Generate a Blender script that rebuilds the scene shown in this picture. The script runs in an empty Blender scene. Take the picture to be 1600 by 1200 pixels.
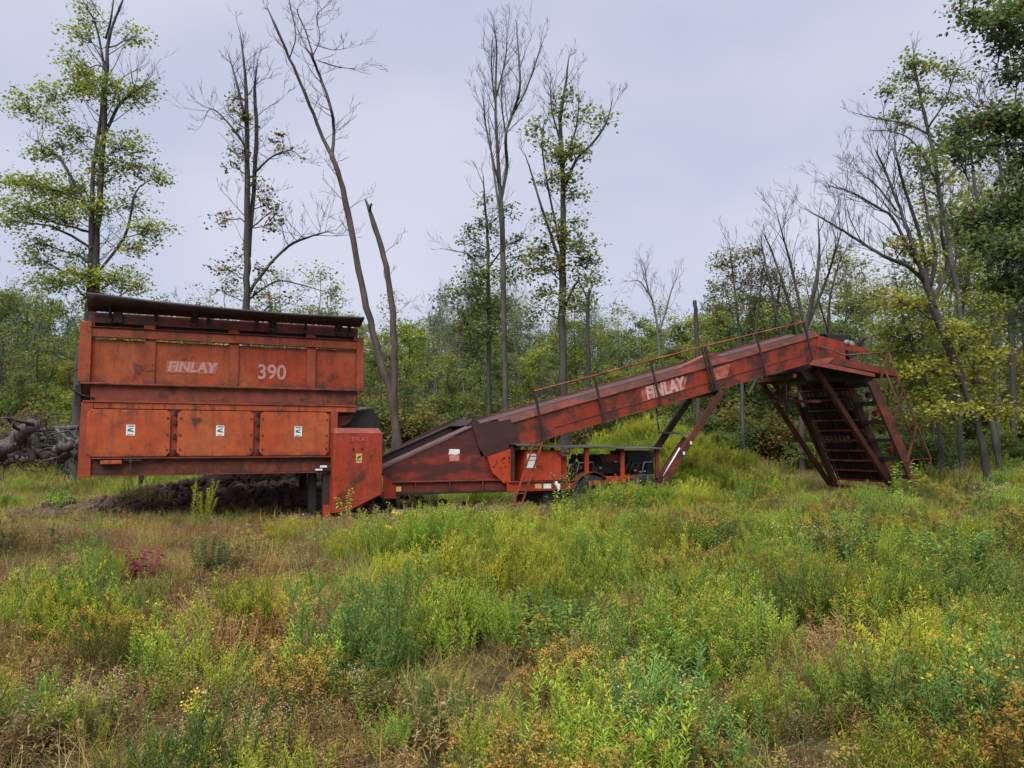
import bpy, math, random
import numpy as np
from mathutils import Vector, noise

R = random.Random(7)
rng = np.random.default_rng(7)
S = bpy.context.scene
COL = S.collection

# ------------------------------------------------------------------ camera, sky, sun, exposure
F = 1202.0
ALPHA = math.atan(90 / 1202)
EZ = 1.65
cd = bpy.data.cameras.new('camera')
cam = bpy.data.objects.new('camera', cd)
COL.objects.link(cam)
S.camera = cam
cd.sensor_width = 36
cd.lens = F / 1600 * 36
cd.clip_end = 3000
cd.clip_start = 0.05
cam.location = (0, 0, EZ)
cam.rotation_euler = (math.pi / 2 + ALPHA, 0, 0)

SUN_EL, SUN_AZ = 58, 200          # azimuth clockwise from +Y: behind the camera, a little to the left
W = bpy.data.worlds.new('World')
S.world = W
W.use_nodes = True
nt = W.node_tree
nt.nodes.clear()
out = nt.nodes.new('ShaderNodeOutputWorld')
sky = nt.nodes.new('ShaderNodeTexSky')
sky.sky_type = 'NISHITA'
sky.sun_disc = False
sky.sun_elevation = math.radians(SUN_EL)
sky.sun_rotation = math.radians(SUN_AZ)
bg1 = nt.nodes.new('ShaderNodeBackground')
bg1.inputs[1].default_value = 0.05
nt.links.new(sky.outputs[0], bg1.inputs[0])
tc = nt.nodes.new('ShaderNodeTexCoord')
mp = nt.nodes.new('ShaderNodeMapping')
mp.inputs['Scale'].default_value = (1.2, 1.2, 2.6)
nt.links.new(tc.outputs['Generated'], mp.inputs[0])
nz = nt.nodes.new('ShaderNodeTexNoise')
nz.inputs['Scale'].default_value = 1.5
nz.inputs['Detail'].default_value = 4
nz.inputs['Roughness'].default_value = 0.45
nt.links.new(mp.outputs[0], nz.inputs['Vector'])
cr = nt.nodes.new('ShaderNodeValToRGB')
cr.color_ramp.elements[0].position = 0.34
cr.color_ramp.elements[0].color = (0.465, 0.54, 0.72, 1)
cr.color_ramp.elements[1].position = 0.66
cr.color_ramp.elements[1].color = (0.69, 0.705, 0.83, 1)
nt.links.new(nz.outputs['Fac'], cr.inputs[0])
bg2 = nt.nodes.new('ShaderNodeBackground')
bg2.inputs[1].default_value = 0.232
nt.links.new(cr.outputs[0], bg2.inputs[0])
mx = nt.nodes.new('ShaderNodeMixShader')
mx.inputs[0].default_value = 0.93
nt.links.new(bg1.outputs[0], mx.inputs[1])
nt.links.new(bg2.outputs[0], mx.inputs[2])
nt.links.new(mx.outputs[0], out.inputs[0])

sd = bpy.data.lights.new('sun', 'SUN')
sd.energy = 1.5
sd.angle = math.radians(60)
sd.color = (1, 0.97, 0.92)
sun = bpy.data.objects.new('sun', sd)
COL.objects.link(sun)
a = math.radians(SUN_AZ)
e = math.radians(SUN_EL)
sun_dir = Vector((math.sin(a) * math.cos(e), math.cos(a) * math.cos(e), math.sin(e)))
sun.rotation_euler = sun_dir.to_track_quat('Z', 'Y').to_euler()

S.view_settings.view_transform = 'Standard'
S.view_settings.look = 'None'
S.view_settings.gamma = 1
S.view_settings.use_curve_mapping = False
S.view_settings.exposure = 2.1
S.cycles.use_denoising = True
S.cycles.max_bounces = 5
S.cycles.diffuse_bounces = 3
S.cycles.transparent_max_bounces = 6

# ------------------------------------------------------------------ helpers
TH = math.radians(24)
CU = (math.cos(TH), math.sin(TH))
CV = (-math.sin(TH), math.cos(TH))
ORG = (16 * (-280 / 1202), 16.0)


def ray(px, py):
    dx = (px - 800) / F
    dy = (600 - py) / F
    return (dx, math.cos(ALPHA) - dy * math.sin(ALPHA), math.sin(ALPHA) + dy * math.cos(ALPHA))


def U(px, py, v0):
    """machine coordinates (along, across, up) of the point on the upright plane v = v0"""
    d = ray(px, py)
    k = (v0 + ORG[0] * CV[0] + ORG[1] * CV[1]) / (d[0] * CV[0] + d[1] * CV[1])
    p = (d[0] * k, d[1] * k, EZ + d[2] * k)
    return ((p[0] - ORG[0]) * CU[0] + (p[1] - ORG[1]) * CU[1], v0, p[2])


def at(px, py, Y):
    """world point at depth Y"""
    d = ray(px, py)
    k = Y / d[1]
    return Vector((d[0] * k, Y, EZ + d[2] * k))


def mesh_from(name, verts, faces, mats, midx=None, smooth=False):
    me = bpy.data.meshes.new(name)
    me.from_pydata([tuple(v) for v in verts], [], faces)
    for m in (mats if isinstance(mats, (list, tuple)) else [mats]):
        me.materials.append(m)
    if midx is not None:
        me.polygons.foreach_set('material_index', np.array(midx, dtype=np.int32))
    if smooth:
        me.polygons.foreach_set('use_smooth', np.ones(len(me.polygons), dtype=bool))
    me.update()
    return me


def link(name, data, parent=None):
    o = bpy.data.objects.new(name, data)
    COL.objects.link(o)
    if parent is not None:
        o.parent = parent
    return o


def tag(o, label, cat, group=None, kind=None):
    o['label'] = label
    o['category'] = cat
    if group:
        o['group'] = group
    if kind:
        o['kind'] = kind
    return o


def empty(name, loc, label, cat, group=None, rz=0.0):
    o = bpy.data.objects.new(name, None)
    COL.objects.link(o)
    o.location = loc
    o.rotation_euler = (0, 0, rz)
    return tag(o, label, cat, group)


class MB:
    """collects simple solids, builds one mesh object"""
    def __init__(s):
        s.v = []
        s.f = []

    def poly(s, pts):
        n = len(s.v)
        s.v += [tuple(p) for p in pts]
        s.f.append(list(range(n, n + len(pts))))

    def prism(s, pts, v0, v1):
        """polygon of (along, up) between two depths across"""
        n = len(s.v)
        k = len(pts)
        for p in pts:
            s.v.append((p[0], v0, p[1]))
        for p in pts:
            s.v.append((p[0], v1, p[1]))
        s.f.append([n + i for i in range(k)])
        s.f.append([n + k + i for i in reversed(range(k))])
        for i in range(k):
            j = (i + 1) % k
            s.f.append([n + i, n + k + i, n + k + j, n + j])
        return s

    def box(s, a, b):
        x0, x1 = sorted((a[0], b[0]))
        y0, y1 = sorted((a[1], b[1]))
        z0, z1 = sorted((a[2], b[2]))
        return s.prism([(x0, z0), (x1, z0), (x1, z1), (x0, z1)], y0, y1)

    def bar(s, A, B, w, h, side=None):
        A = Vector(A)
        B = Vector(B)
        d = (B - A).normalized()
        sd_ = Vector(side) if side is not None else Vector((0, 1, 0))
        if abs(d.dot(sd_)) > .95:
            sd_ = Vector((0, 0, 1))
        up = d.cross(sd_).normalized()
        sd_ = up.cross(d).normalized()
        n = len(s.v)
        for P in (A, B):
            for (i, j) in ((-1, -1), (1, -1), (1, 1), (-1, 1)):
                s.v.append(tuple(P + sd_ * (i * w / 2) + up * (j * h / 2)))
        s.f += [[n, n + 1, n + 2, n + 3], [n + 7, n + 6, n + 5, n + 4]]
        for i in range(4):
            j = (i + 1) % 4
            s.f.append([n + i, n + 4 + i, n + 4 + j, n + j])
        return s

    def tube(s, pts, rad, sides=6):
        pts = [Vector(p) for p in pts]
        if not isinstance(rad, (list, tuple)):
            rad = [rad] * len(pts)
        n0 = len(s.v)
        ref = None
        for i, p in enumerate(pts):
            d = (pts[min(i + 1, len(pts) - 1)] - pts[max(i - 1, 0)])
            if d.length < 1e-6:
                d = Vector((0, 0, 1))
            d.normalize()
            if ref is None:
                ref = Vector((1, 0, 0)) if abs(d.x) < .8 else Vector((0, 1, 0))
            x = (ref - d * ref.dot(d)).normalized()
            ref = x
            y = d.cross(x)
            for k in range(sides):
                t = 2 * math.pi * k / sides
                s.v.append(tuple(p + x * (math.cos(t) * rad[i]) + y * (math.sin(t) * rad[i])))
        for i in range(len(pts) - 1):
            for k in range(sides):
                k2 = (k + 1) % sides
                s.f.append([n0 + i * sides + k, n0 + i * sides + k2, n0 + (i + 1) * sides + k2, n0 + (i + 1) * sides + k])
        if sides > 3:
            s.f.append([n0 + k for k in reversed(range(sides))])
            e0 = n0 + (len(pts) - 1) * sides
            s.f.append([e0 + k for k in range(sides)])
        return s

    def disc(s, c, r, v0, v1, n=24, hole=0):
        c = Vector(c)
        if hole:
            n0 = len(s.v)
            for vv in (v0, v1):
                for rr in (r, hole):
                    for k in range(n):
                        t = 2 * math.pi * k / n
                        s.v.append((c.x + math.cos(t) * rr, vv, c.z + math.sin(t) * rr))
            for k in range(n):
                j = (k + 1) % n
                s.f.append([n0 + k, n0 + n + k, n0 + n + j, n0 + j])
                s.f.append([n0 + 2 * n + k, n0 + 2 * n + j, n0 + 3 * n + j, n0 + 3 * n + k])
                s.f.append([n0 + k, n0 + j, n0 + 2 * n + j, n0 + 2 * n + k])
                s.f.append([n0 + n + k, n0 + 3 * n + k, n0 + 3 * n + j, n0 + n + j])
        else:
            s.prism([(c.x + math.cos(2 * math.pi * k / n) * r, c.z + math.sin(2 * math.pi * k / n) * r) for k in range(n)], v0, v1)
        return s

    def build(s, name, mat, parent=None, bevel=0, smooth=False):
        me = mesh_from(name, s.v, s.f, mat, smooth=smooth)
        o = link(name, me, parent)
        if bevel:
            m = o.modifiers.new('bevel', 'BEVEL')
            m.width = bevel
            m.segments = 1
            m.limit_method = 'ANGLE'
        return o


# ------------------------------------------------------------------ materials
def new_mat(name):
    m = bpy.data.materials.new(name)
    m.use_nodes = True
    n = m.node_tree
    return m, n, n.nodes['Principled BSDF'], n.nodes, n.links


def n_noise(N, L, vec, scale, detail=5, rough=.6, sc=None, dist=0):
    if sc is not None:
        mp_ = N.new('ShaderNodeMapping')
        mp_.inputs['Scale'].default_value = sc
        L.new(vec, mp_.inputs[0])
        vec = mp_.outputs[0]
    t = N.new('ShaderNodeTexNoise')
    t.inputs['Scale'].default_value = scale
    t.inputs['Detail'].default_value = detail
    t.inputs['Roughness'].default_value = rough
    t.inputs['Distortion'].default_value = dist
    L.new(vec, t.inputs['Vector'])
    return t.outputs['Fac']


def n_step(N, L, val, lo, hi):
    r = N.new('ShaderNodeMapRange')
    r.inputs['From Min'].default_value = lo
    r.inputs['From Max'].default_value = hi
    L.new(val, r.inputs['Value'])
    return r.outputs[0]


def n_math(N, L, op, a_, b_):
    m = N.new('ShaderNodeMath')
    m.operation = op
    for i, x in enumerate((a_, b_)):
        if hasattr(x, 'is_linked') or hasattr(x, 'links'):
            L.new(x, m.inputs[i])
        else:
            m.inputs[i].default_value = x
    return m.outputs[0]


def n_mix(N, L, fac, ca, cb, mode='MIX'):
    m = N.new('ShaderNodeMix')
    m.data_type = 'RGBA'
    m.blend_type = mode
    m.clamp_factor = True
    if isinstance(fac, (int, float)):
        m.inputs[0].default_value = fac
    else:
        L.new(fac, m.inputs[0])
    for i, c in ((6, ca), (7, cb)):
        if isinstance(c, tuple):
            m.inputs[i].default_value = (c[0], c[1], c[2], 1)
        else:
            L.new(c, m.inputs[i])
    return m.outputs[2]


def paint(name, base, fade=(.42, .13, .07), fade_amt=.5, rust=.5, grime=.4, seed=0.0, rough=.55, streak=.5, rustcol=(.05, .018, .012), deep=(.022, .012, .010), flat=False, runs=None):
    """weathered red machine paint: faded patches, brown rust blotches, streaks running down, dark grime"""
    m, nt_, B, N, L = new_mat(name)
    t = N.new('ShaderNodeTexCoord')
    mp_ = N.new('ShaderNodeMapping')
    mp_.inputs['Location'].default_value = (seed * 3.1, seed * 1.7, seed * 2.3)
    L.new(t.outputs['Object'], mp_.inputs[0])
    V = mp_.outputs[0]
    big = n_noise(N, L, V, .9, 4, .55)
    c = n_mix(N, L, n_math(N, L, 'MULTIPLY', n_step(N, L, big, .42, .68), fade_amt), base, fade)
    med = n_noise(N, L, V, 3.2, 6, .65)
    c = n_mix(N, L, n_math(N, L, 'MULTIPLY', n_step(N, L, med, .45, .7), .55), c, (base[0] * .62, base[1] * .5, base[2] * .6))
    st = n_noise(N, L, V, 7.0, 5, .6, sc=(1, 1, .12))
    c = n_mix(N, L, n_math(N, L, 'MULTIPLY', n_step(N, L, st, .5, .72), streak), c, rustcol)
    bl = n_noise(N, L, V, 1.6, 9, .68, sc=(.55, 1, 1.9) if flat else None, dist=.4)
    lo = .66 - .28 * rust
    rm = n_step(N, L, bl, lo, lo + .07)
    c = n_mix(N, L, n_math(N, L, 'MULTIPLY', rm, .85), c, rustcol)
    s2 = n_noise(N, L, V, 11.0, 6, .75, sc=(1, 1, .06))
    s3 = n_noise(N, L, V, 1.9, 3, .5)
    c = n_mix(N, L, n_math(N, L, 'MULTIPLY', n_math(N, L, 'MULTIPLY', n_step(N, L, s2, .56, .72), n_step(N, L, s3, .5, .66)), streak), c, (.07, .03, .018))
    sp = n_noise(N, L, V, 22, 4, .7)
    c = n_mix(N, L, n_math(N, L, 'MULTIPLY', n_step(N, L, sp, .60 - .05 * rust, .68), .8), c, deep)
    gr = n_noise(N, L, V, 5.5, 7, .7, sc=(1, 1, .6))
    c = n_mix(N, L, n_math(N, L, 'MULTIPLY', n_step(N, L, gr, .48, .75), grime), c, (.03, .016, .013))
    if runs:
        # rust running down from a seam, and rot creeping up from a ledge
        ztop, lt, zbot, lb_ = runs
        sx = N.new('ShaderNodeSeparateXYZ')
        L.new(t.outputs['Object'], sx.inputs[0])
        dn = n_step(N, L, sx.outputs[2], ztop - lt, ztop)
        r1 = n_step(N, L, n_noise(N, L, V, 8.0, 5, .7, sc=(1, 1, .05)), .50, .64)
        c = n_mix(N, L, n_math(N, L, 'MULTIPLY', n_math(N, L, 'MULTIPLY', dn, r1), .8), c, (.055, .022, .014))
        up_ = n_step(N, L, sx.outputs[2], zbot + lb_, zbot)
        r2 = n_step(N, L, n_noise(N, L, V, 5.0, 6, .7), .42, .58)
        c = n_mix(N, L, n_math(N, L, 'MULTIPLY', n_math(N, L, 'MULTIPLY', up_, r2), .8), c, (.045, .02, .014))
    L.new(c, B.inputs['Base Color'])
    ro = n_step(N, L, med, 0, 1)
    rr = N.new('ShaderNodeMapRange')
    rr.inputs['To Min'].default_value = rough - .12
    rr.inputs['To Max'].default_value = rough + .3
    L.new(ro, rr.inputs['Value'])
    L.new(rr.outputs[0], B.inputs['Roughness'])
    bp = N.new('ShaderNodeBump')
    bp.inputs['Strength'].default_value = .35
    bp.inputs['Distance'].default_value = .02
    hh = n_math(N, L, 'ADD', n_math(N, L, 'MULTIPLY', sp, .2), n_math(N, L, 'MULTIPLY', n_noise(N, L, V, 1.6, 2, .5), 5.0))
    L.new(hh, bp.inputs['Height'])
    L.new(bp.outputs[0], B.inputs['Normal'])
    B.inputs['Specular IOR Level'].default_value = .35
    return m


def plain(name, col, rough=.6, var=.3, scale=12, metal=0, spec=.4):
    m, nt_, B, N, L = new_mat(name)
    t = N.new('ShaderNodeTexCoord')
    f = n_noise(N, L, t.outputs['Object'], scale, 5, .6)
    d = tuple(max(0, x * (1 - var)) for x in col)
    b = tuple(min(1, x * (1 + var)) for x in col)
    c = n_mix(N, L, n_step(N, L, f, .3, .7), d, b)
    L.new(c, B.inputs['Base Color'])
    B.inputs['Roughness'].default_value = rough
    B.inputs['Metallic'].default_value = metal
    B.inputs['Specular IOR Level'].default_value = spec
    return m


M_UP = paint('faded_orange_paint_upper', (.29, .038, .009), fade=(.32, .078, .02), fade_amt=.8, rust=.32, grime=.28, seed=1, streak=.38, runs=(3.6, .4, 2.745, .16))
M_RIB = paint('faded_orange_paint_ribs', (.26, .048, .014), fade=(.29, .075, .028), fade_amt=.6, rust=.34, grime=.36, seed=2, streak=.38, runs=(3.76, .35, 2.745, .16))
M_DOOR = paint('sunbleached_orange_paint', (.35, .060, .013), fade=(.37, .10, .032), fade_amt=.8, rust=.2, grime=.32, seed=3, streak=.4, runs=(2.26, .32, 1.365, .12))
M_FRAME = paint('orange_frame_paint', (.26, .042, .012), fade=(.3, .07, .035), fade_amt=.4, rust=.38, grime=.5, seed=4)
M_DARKRED = paint('dull_dark_red_paint', (.14, .024, .013), fade=(.2, .045, .025), fade_amt=.4, rust=.55, grime=.6, seed=5, streak=.6)
M_BAND = paint('orange_brown_band_paint', (.20, .038, .016), fade=(.22, .055, .025), fade_amt=.5, rust=.5, grime=.5, seed=15, streak=.6, runs=(2.72, .3, 2.40, .08))
M_HOOD = paint('deep_red_orange_paint', (.31, .030, .007), fade=(.25, .035, .01), fade_amt=.7, rust=.36, grime=.5, seed=6)
M_TROUGH = paint('rust_eaten_trough_paint', (.23, .024, .010), fade=(.16, .022, .012), rust=.78, grime=.55, seed=7.7, rustcol=(.045, .014, .012), flat=True)
M_JOINT = paint('brown_rust_steel', (.06, .02, .014), fade=(.045, .018, .015), rust=.8, grime=.6, seed=8, rustcol=(.038, .015, .013))
M_BEAM = paint('conveyor_red_paint', (.235, .028, .007), fade=(.22, .036, .016), rust=.66, grime=.62, seed=9.3)
M_BRIGHT = paint('bright_orange_paint', (.38, .042, .010), fade=(.36, .04, .014), rust=.2, grime=.35, seed=10, streak=.25)
M_LIP = paint('pinkish_rust_edge', (.22, .05, .035), fade=(.25, .09, .06), rust=.4, grime=.5, seed=11)
M_LEG = paint('rusty_orange_leg', (.14, .03, .014), fade=(.11, .028, .016), rust=.8, grime=.75, seed=12)
M_SKIRT = paint('dull_belt_skirt_paint', (.16, .024, .013), fade=(.12, .028, .02), rust=.75, grime=.6, seed=14)
M_RAILDK = paint('brown_rust_handrail', (.13, .035, .018), fade=(.1, .035, .02), rust=.6, grime=.6, seed=16)
M_RAIL = paint('orange_rust_rail', (.24, .055, .02), fade=(.2, .06, .03), rust=.5, grime=.4, seed=13)
M_BLACK = plain('black_grimy_steel', (.013, .010, .009), .6, .5)
M_DKST = plain('dark_rusted_steel', (.028, .015, .013), .62, .5)
M_BELT = plain('worn_conveyor_belt', (.065, .034, .031), .8, .3, 3)
M_RIM = plain('weathered_steel_rim', (.085, .046, .043), .6, .3, 5)
M_SHEET = plain('grey_roof_sheet', (.07, .07, .075), .38, .4, 4)
M_RUBBER = plain('tyre_rubber', (.018, .018, .019), .8, .4)
M_GREY = plain('grey_metal', (.14, .14, .14), .5, .4)
M_WHITE = plain('white_sticker', (.62, .62, .60), .5, .12)
M_BLUE = plain('blue_print', (.06, .10, .18), .5, .2)
M_YEL = plain('yellow_sticker', (.50, .32, .10), .5, .2)
M_PINK = plain('pink_sticker', (.45, .17, .15), .6, .2)
M_TAN = plain('dark_brown_mesh_wire', (.035, .028, .024), .7, .4)  # dark brown wire of the screen mesh


def worn_letters(name, col, under, lo=.42, hi=.6, scale=14, seed=0):
    m, nt_, B, N, L = new_mat(name)
    t = N.new('ShaderNodeTexCoord')
    mp_ = N.new('ShaderNodeMapping')
    mp_.inputs['Location'].default_value = (seed, seed, seed)
    L.new(t.outputs['Object'], mp_.inputs[0])
    f = n_noise(N, L, mp_.outputs[0], scale, 6, .7)
    c = n_mix(N, L, n_step(N, L, f, lo, hi), col, under)
    L.new(c, B.inputs['Base Color'])
    B.inputs['Roughness'].default_value = .65
    return m


M_LET = worn_letters('faded_white_lettering', (.40, .21, .18), (.28, .07, .045), .50, .74)
M_LETBG = worn_letters('pale_letter_ghost', (.33, .11, .075), (.27, .05, .02), .42, .62, 8, 3)
M_LET2 = worn_letters('beam_lettering', (.46, .30, .28), (.24, .06, .04), .5, .7, 10, 5)
M_LETBG2 = worn_letters('beam_letter_ghost', (.36, .12, .09), (.22, .03, .015), .42, .6, 7, 6)
M_LET3 = worn_letters('hood_lettering', (.38, .15, .11), (.24, .03, .012), .36, .56, 20, 7)


def foliage(name, trans=.35, rough=.55, inst=False, hue_amt=.07, val_amt=.35):
    """leaf colour comes from the mesh attribute 'Col', jittered per plant"""
    m, nt_, B, N, L = new_mat(name)
    at_ = N.new('ShaderNodeAttribute')
    at_.attribute_name = 'Col'
    c = at_.outputs['Color']
    if inst:
        i2 = N.new('ShaderNodeAttribute')
        i2.attribute_type = 'INSTANCER'
        i2.attribute_name = 'tone'
        c = n_mix(N, L, 1.0, c, i2.outputs['Color'], 'MULTIPLY')
    oi = N.new('ShaderNodeObjectInfo')
    hs = N.new('ShaderNodeHueSaturation')
    h1 = N.new('ShaderNodeMapRange')
    h1.inputs['To Min'].default_value = .5 - hue_amt * .25
    h1.inputs['To Max'].default_value = .5 + hue_amt * .2
    L.new(oi.outputs['Random'], h1.inputs['Value'])
    v1 = N.new('ShaderNodeMapRange')
    v1.inputs['To Min'].default_value = 1 - val_amt * .5
    v1.inputs['To Max'].default_value = 1 + val_amt * .5
    w = n_math(N, L, 'FRACT', n_math(N, L, 'MULTIPLY', oi.outputs['Random'], 17.3), 0.0)
    L.new(w, v1.inputs['Value'])
    L.new(h1.outputs[0], hs.inputs['Hue'])
    L.new(v1.outputs[0], hs.inputs['Value'])
    L.new(c, hs.inputs['Color'])
    c = hs.outputs[0]
    L.new(c, B.inputs['Base Color'])
    B.inputs['Roughness'].default_value = rough
    B.inputs['Specular IOR Level'].default_value = .25
    tr = N.new('ShaderNodeBsdfTranslucent')
    L.new(c, tr.inputs[0])
    ms = N.new('ShaderNodeMixShader')
    ms.inputs[0].default_value = trans
    L.new(B.outputs[0], ms.inputs[1])
    L.new(tr.outputs[0], ms.inputs[2])
    L.new(ms.outputs[0], N['Material Output'].inputs[0])
    return m


M_LEAF = foliage('tree_leaves', trans=.52)
M_PLANT = foliage('meadow_leaves', trans=.48, inst=True)
M_WEED = foliage('weed_leaves', trans=.35)


def bark(name, dark, light, scale=3, moss=None):
    m, nt_, B, N, L = new_mat(name)
    t = N.new('ShaderNodeTexCoord')
    f = n_noise(N, L, t.outputs['Object'], scale, 6, .65, sc=(1, 1, .35))
    c = n_mix(N, L, n_step(N, L, f, .35, .68), dark, light)
    if moss:
        g = n_noise(N, L, t.outputs['Object'], 1.1, 5, .6)
        c = n_mix(N, L, n_step(N, L, g, .52, .62), c, moss)
    L.new(c, B.inputs['Base Color'])
    B.inputs['Roughness'].default_value = .85
    bp = N.new('ShaderNodeBump')
    bp.inputs['Strength'].default_value = .6
    bp.inputs['Distance'].default_value = .03
    L.new(n_noise(N, L, t.outputs['Object'], 14, 4, .6, sc=(1, 1, .2)), bp.inputs['Height'])
    L.new(bp.outputs[0], B.inputs['Normal'])
    return m


B_DARK = bark('dark_wet_bark', (.018, .016, .014), (.06, .055, .048))
B_GREY = bark('grey_bark', (.02, .018, .016), (.085, .078, .068), moss=(.06, .07, .04))
B_PALE = bark('pale_lichen_bark', (.045, .042, .036), (.17, .165, .145), moss=(.10, .12, .08))
B_BROWN = bark('brown_dead_wood', (.022, .015, .012), (.085, .06, .05))
B_TWIG = bark('twig_bark', (.035, .03, .028), (.09, .078, .07), 5)
B_DRIFT = bark('grey_driftwood', (.018, .015, .014), (.13, .105, .10), 7)

# ------------------------------------------------------------------ ground
def sstep(a_, b_, x):
    t = min(1, max(0, (x - a_) / (b_ - a_)))
    return t * t * (3 - 2 * t)


def gss(x, y, cx, cy, rx, ry, ang=0):
    c_, s_ = math.cos(ang), math.sin(ang)
    dx, dy = x - cx, y - cy
    a1 = (dx * c_ + dy * s_) / rx
    b1 = (-dx * s_ + dy * c_) / ry
    return math.exp(-(a1 * a1 + b1 * b1))


def hgt(x, y):
    z = .05
    rise = 1.5 * (1 - sstep(4, 12, x)) + .75 * sstep(4, 12, x)
    z += rise * sstep(22.5, 39, y)
    z += 1.62 * gss(x, y, 4.5, 25.2, 2.9, 1.9, .2)
    z += .35 * gss(x, y, -3.0, 27.5, 4.5, 3.0)
    z += .80 * gss(x, y, -5.7, 18.4, 2.3, 1.1, .25) + .22 * gss(x, y, -8.0, 17.2, 1.7, .9, .3)
    z -= .12 * gss(x, y, -4.5, 7.6, 2.5, .7, -.1)
    near = 1 - sstep(30, 60, math.hypot(x, y))
    z += near * (.10 * noise.noise(Vector((x * .35, y * .35, 1.3))) + .05 * noise.noise(Vector((x * 1.3, y * 1.3, 4.3))))
    z -= .12 * gss(x, y, 10.5, 22.5, 4, 3)
    if y > 60:
        z += (y - 60) * .012
    return z


xs = sorted(set([round(-26 + i * .3, 3) for i in range(180)] + [-600, -400, -250, -150, -100, -70, -50, -40, -33, -29, 30, 34, 40, 50, 70, 100, 150, 250, 400, 600]))
ys = sorted(set([round(-3 + i * .3, 3) for i in range(150)] + [-80, -40, -20, -10, -6, 44, 47, 52, 58, 66, 80, 100, 140, 200, 300, 450, 700]))
gv = [(x, y, hgt(x, y)) for y in ys for x in xs]
nx = len(xs)
gf = [(j * nx + i, j * nx + i + 1, (j + 1) * nx + i + 1, (j + 1) * nx + i) for j in range(len(ys) - 1) for i in range(nx - 1)]
m, nt_, B, N, L = new_mat('meadow_soil')
t = N.new('ShaderNodeTexCoord')
V = t.outputs['Object']
c = n_mix(N, L, n_step(N, L, n_noise(N, L, V, .5, 5, .6), .4, .62), (.11, .075, .035), (.10, .095, .038))
c = n_mix(N, L, n_step(N, L, n_noise(N, L, V, 6, 6, .7), .42, .62), c, (.05, .033, .02))
c = n_mix(N, L, n_math(N, L, 'MULTIPLY', n_step(N, L, n_noise(N, L, V, 30, 4, .7), .5, .65), .7), c, (.11, .085, .045))
L.new(c, B.inputs['Base Color'])
B.inputs['Roughness'].default_value = .95
B.inputs['Specular IOR Level'].default_value = .1
bp = N.new('ShaderNodeBump')
bp.inputs['Distance'].default_value = .05
L.new(n_noise(N, L, V, 16, 6, .7), bp.inputs['Height'])
L.new(bp.outputs[0], B.inputs['Normal'])
M_SOIL = m
go = link('ground', mesh_from('ground', gv, gf, M_SOIL, smooth=True))
go['kind'] = 'structure'
go['label'] = 'rough meadow ground sloping gently up to the forest edge'

# dark earth heap behind the hopper, a sheet laid over the ground with lumps of its own
M_EARTH = plain('dark_wet_earth', (.085, .054, .040), .9, .7, 9)
M_MUD = plain('grey_wet_mud', (.06, .05, .048), .45, .4, 3)


def clod_mesh(seed, sub=1):
    r_ = random.Random(seed)
    import bmesh
    bm = bmesh.new()
    bmesh.ops.create_icosphere(bm, subdivisions=sub, radius=1)
    for v_ in bm.verts:
        k = 1 + .55 * (noise.noise(v_.co * 1.7 + Vector((seed, 0, 0))))
        v_.co *= k * r_.uniform(.85, 1.1)
    me = bpy.data.meshes.new('clod')
    bm.to_mesh(me)
    bm.free()
    return me


def sheet(name, cx, cy, rx, ry, ang, mat, lift, lump, step=.12, label=None, kind='structure'):
    vv = []
    idx = {}
    ff = []
    n_ = int(max(rx, ry) / step)
    for j in range(-n_, n_ + 1):
        for i in range(-n_, n_ + 1):
            x, y = i * step, j * step
            q = (x / rx) ** 2 + (y / ry) ** 2 + .5 * noise.noise(Vector((x * .9 + cx, y * .9, 2.2)))
            if q < 1:
                c_, s_ = math.cos(ang), math.sin(ang)
                wx, wy = cx + x * c_ - y * s_, cy + x * s_ + y * c_
                edge = min(1, (1 - q) * 2.5)
                idx[(i, j)] = len(vv)
                vv.append((wx, wy, hgt(wx, wy) - .02 + (lift + .02) * min(1, edge * 2) + edge * lump * (noise.noise(Vector((wx * 2.2, wy * 2.2, 0))) + .6 * noise.noise(Vector((wx * 5, wy * 5, 3))) + .3)))
    for (i, j) in idx:
        if (i + 1, j) in idx and (i, j + 1) in idx and (i + 1, j + 1) in idx:
            ff.append((idx[(i, j)], idx[(i + 1, j)], idx[(i + 1, j + 1)], idx[(i, j + 1)]))
    o = link(name, mesh_from(name, vv, ff, mat, smooth=True))
    o['kind'] = kind
    if label:
        o['label'] = label
    return o


sheet('dirt_heap', -5.9, 18.2, 3.4, 1.6, .25, M_EARTH, .05, .22, label='heap of dark wet earth behind the hopper')
sheet('dirt_spill', -8.8, 16.2, 1.7, .8, .2, M_EARTH, .03, .12, label='spill of dark earth in front of the heap')
sheet('bare_earth', -9.0, 14.1, 1.6, .75, .1, plain('bare_tan_earth', (.13, .085, .06), .9, .3, 6), .02, .03, label='bare tan earth patch left of the machine')
sheet('dirt_bank', -13.2, 19.0, 1.3, .7, .2, M_EARTH, .04, .15, label='low bank of brown earth by the brush pile')
sheet('mud_patch', -1.2, 17.0, 2.6, 1.2, .3, M_EARTH, .02, .08, label='dark mud under the conveyor')
sheet('wet_track', -.95, 15.9, 1.1, .28, .12, M_MUD, .06, .03, label='grey wet track of mud in front of the machine')
sheet('bare_leg_ground', 10.1, 22.0, 1.8, .5, .2, M_EARTH, .02, .05, label='bare earth under the foot of the screen')

# ------------------------------------------------------------------ scattering (stuff only)
src_col = bpy.data.collections.new('plant_sources')


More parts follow.
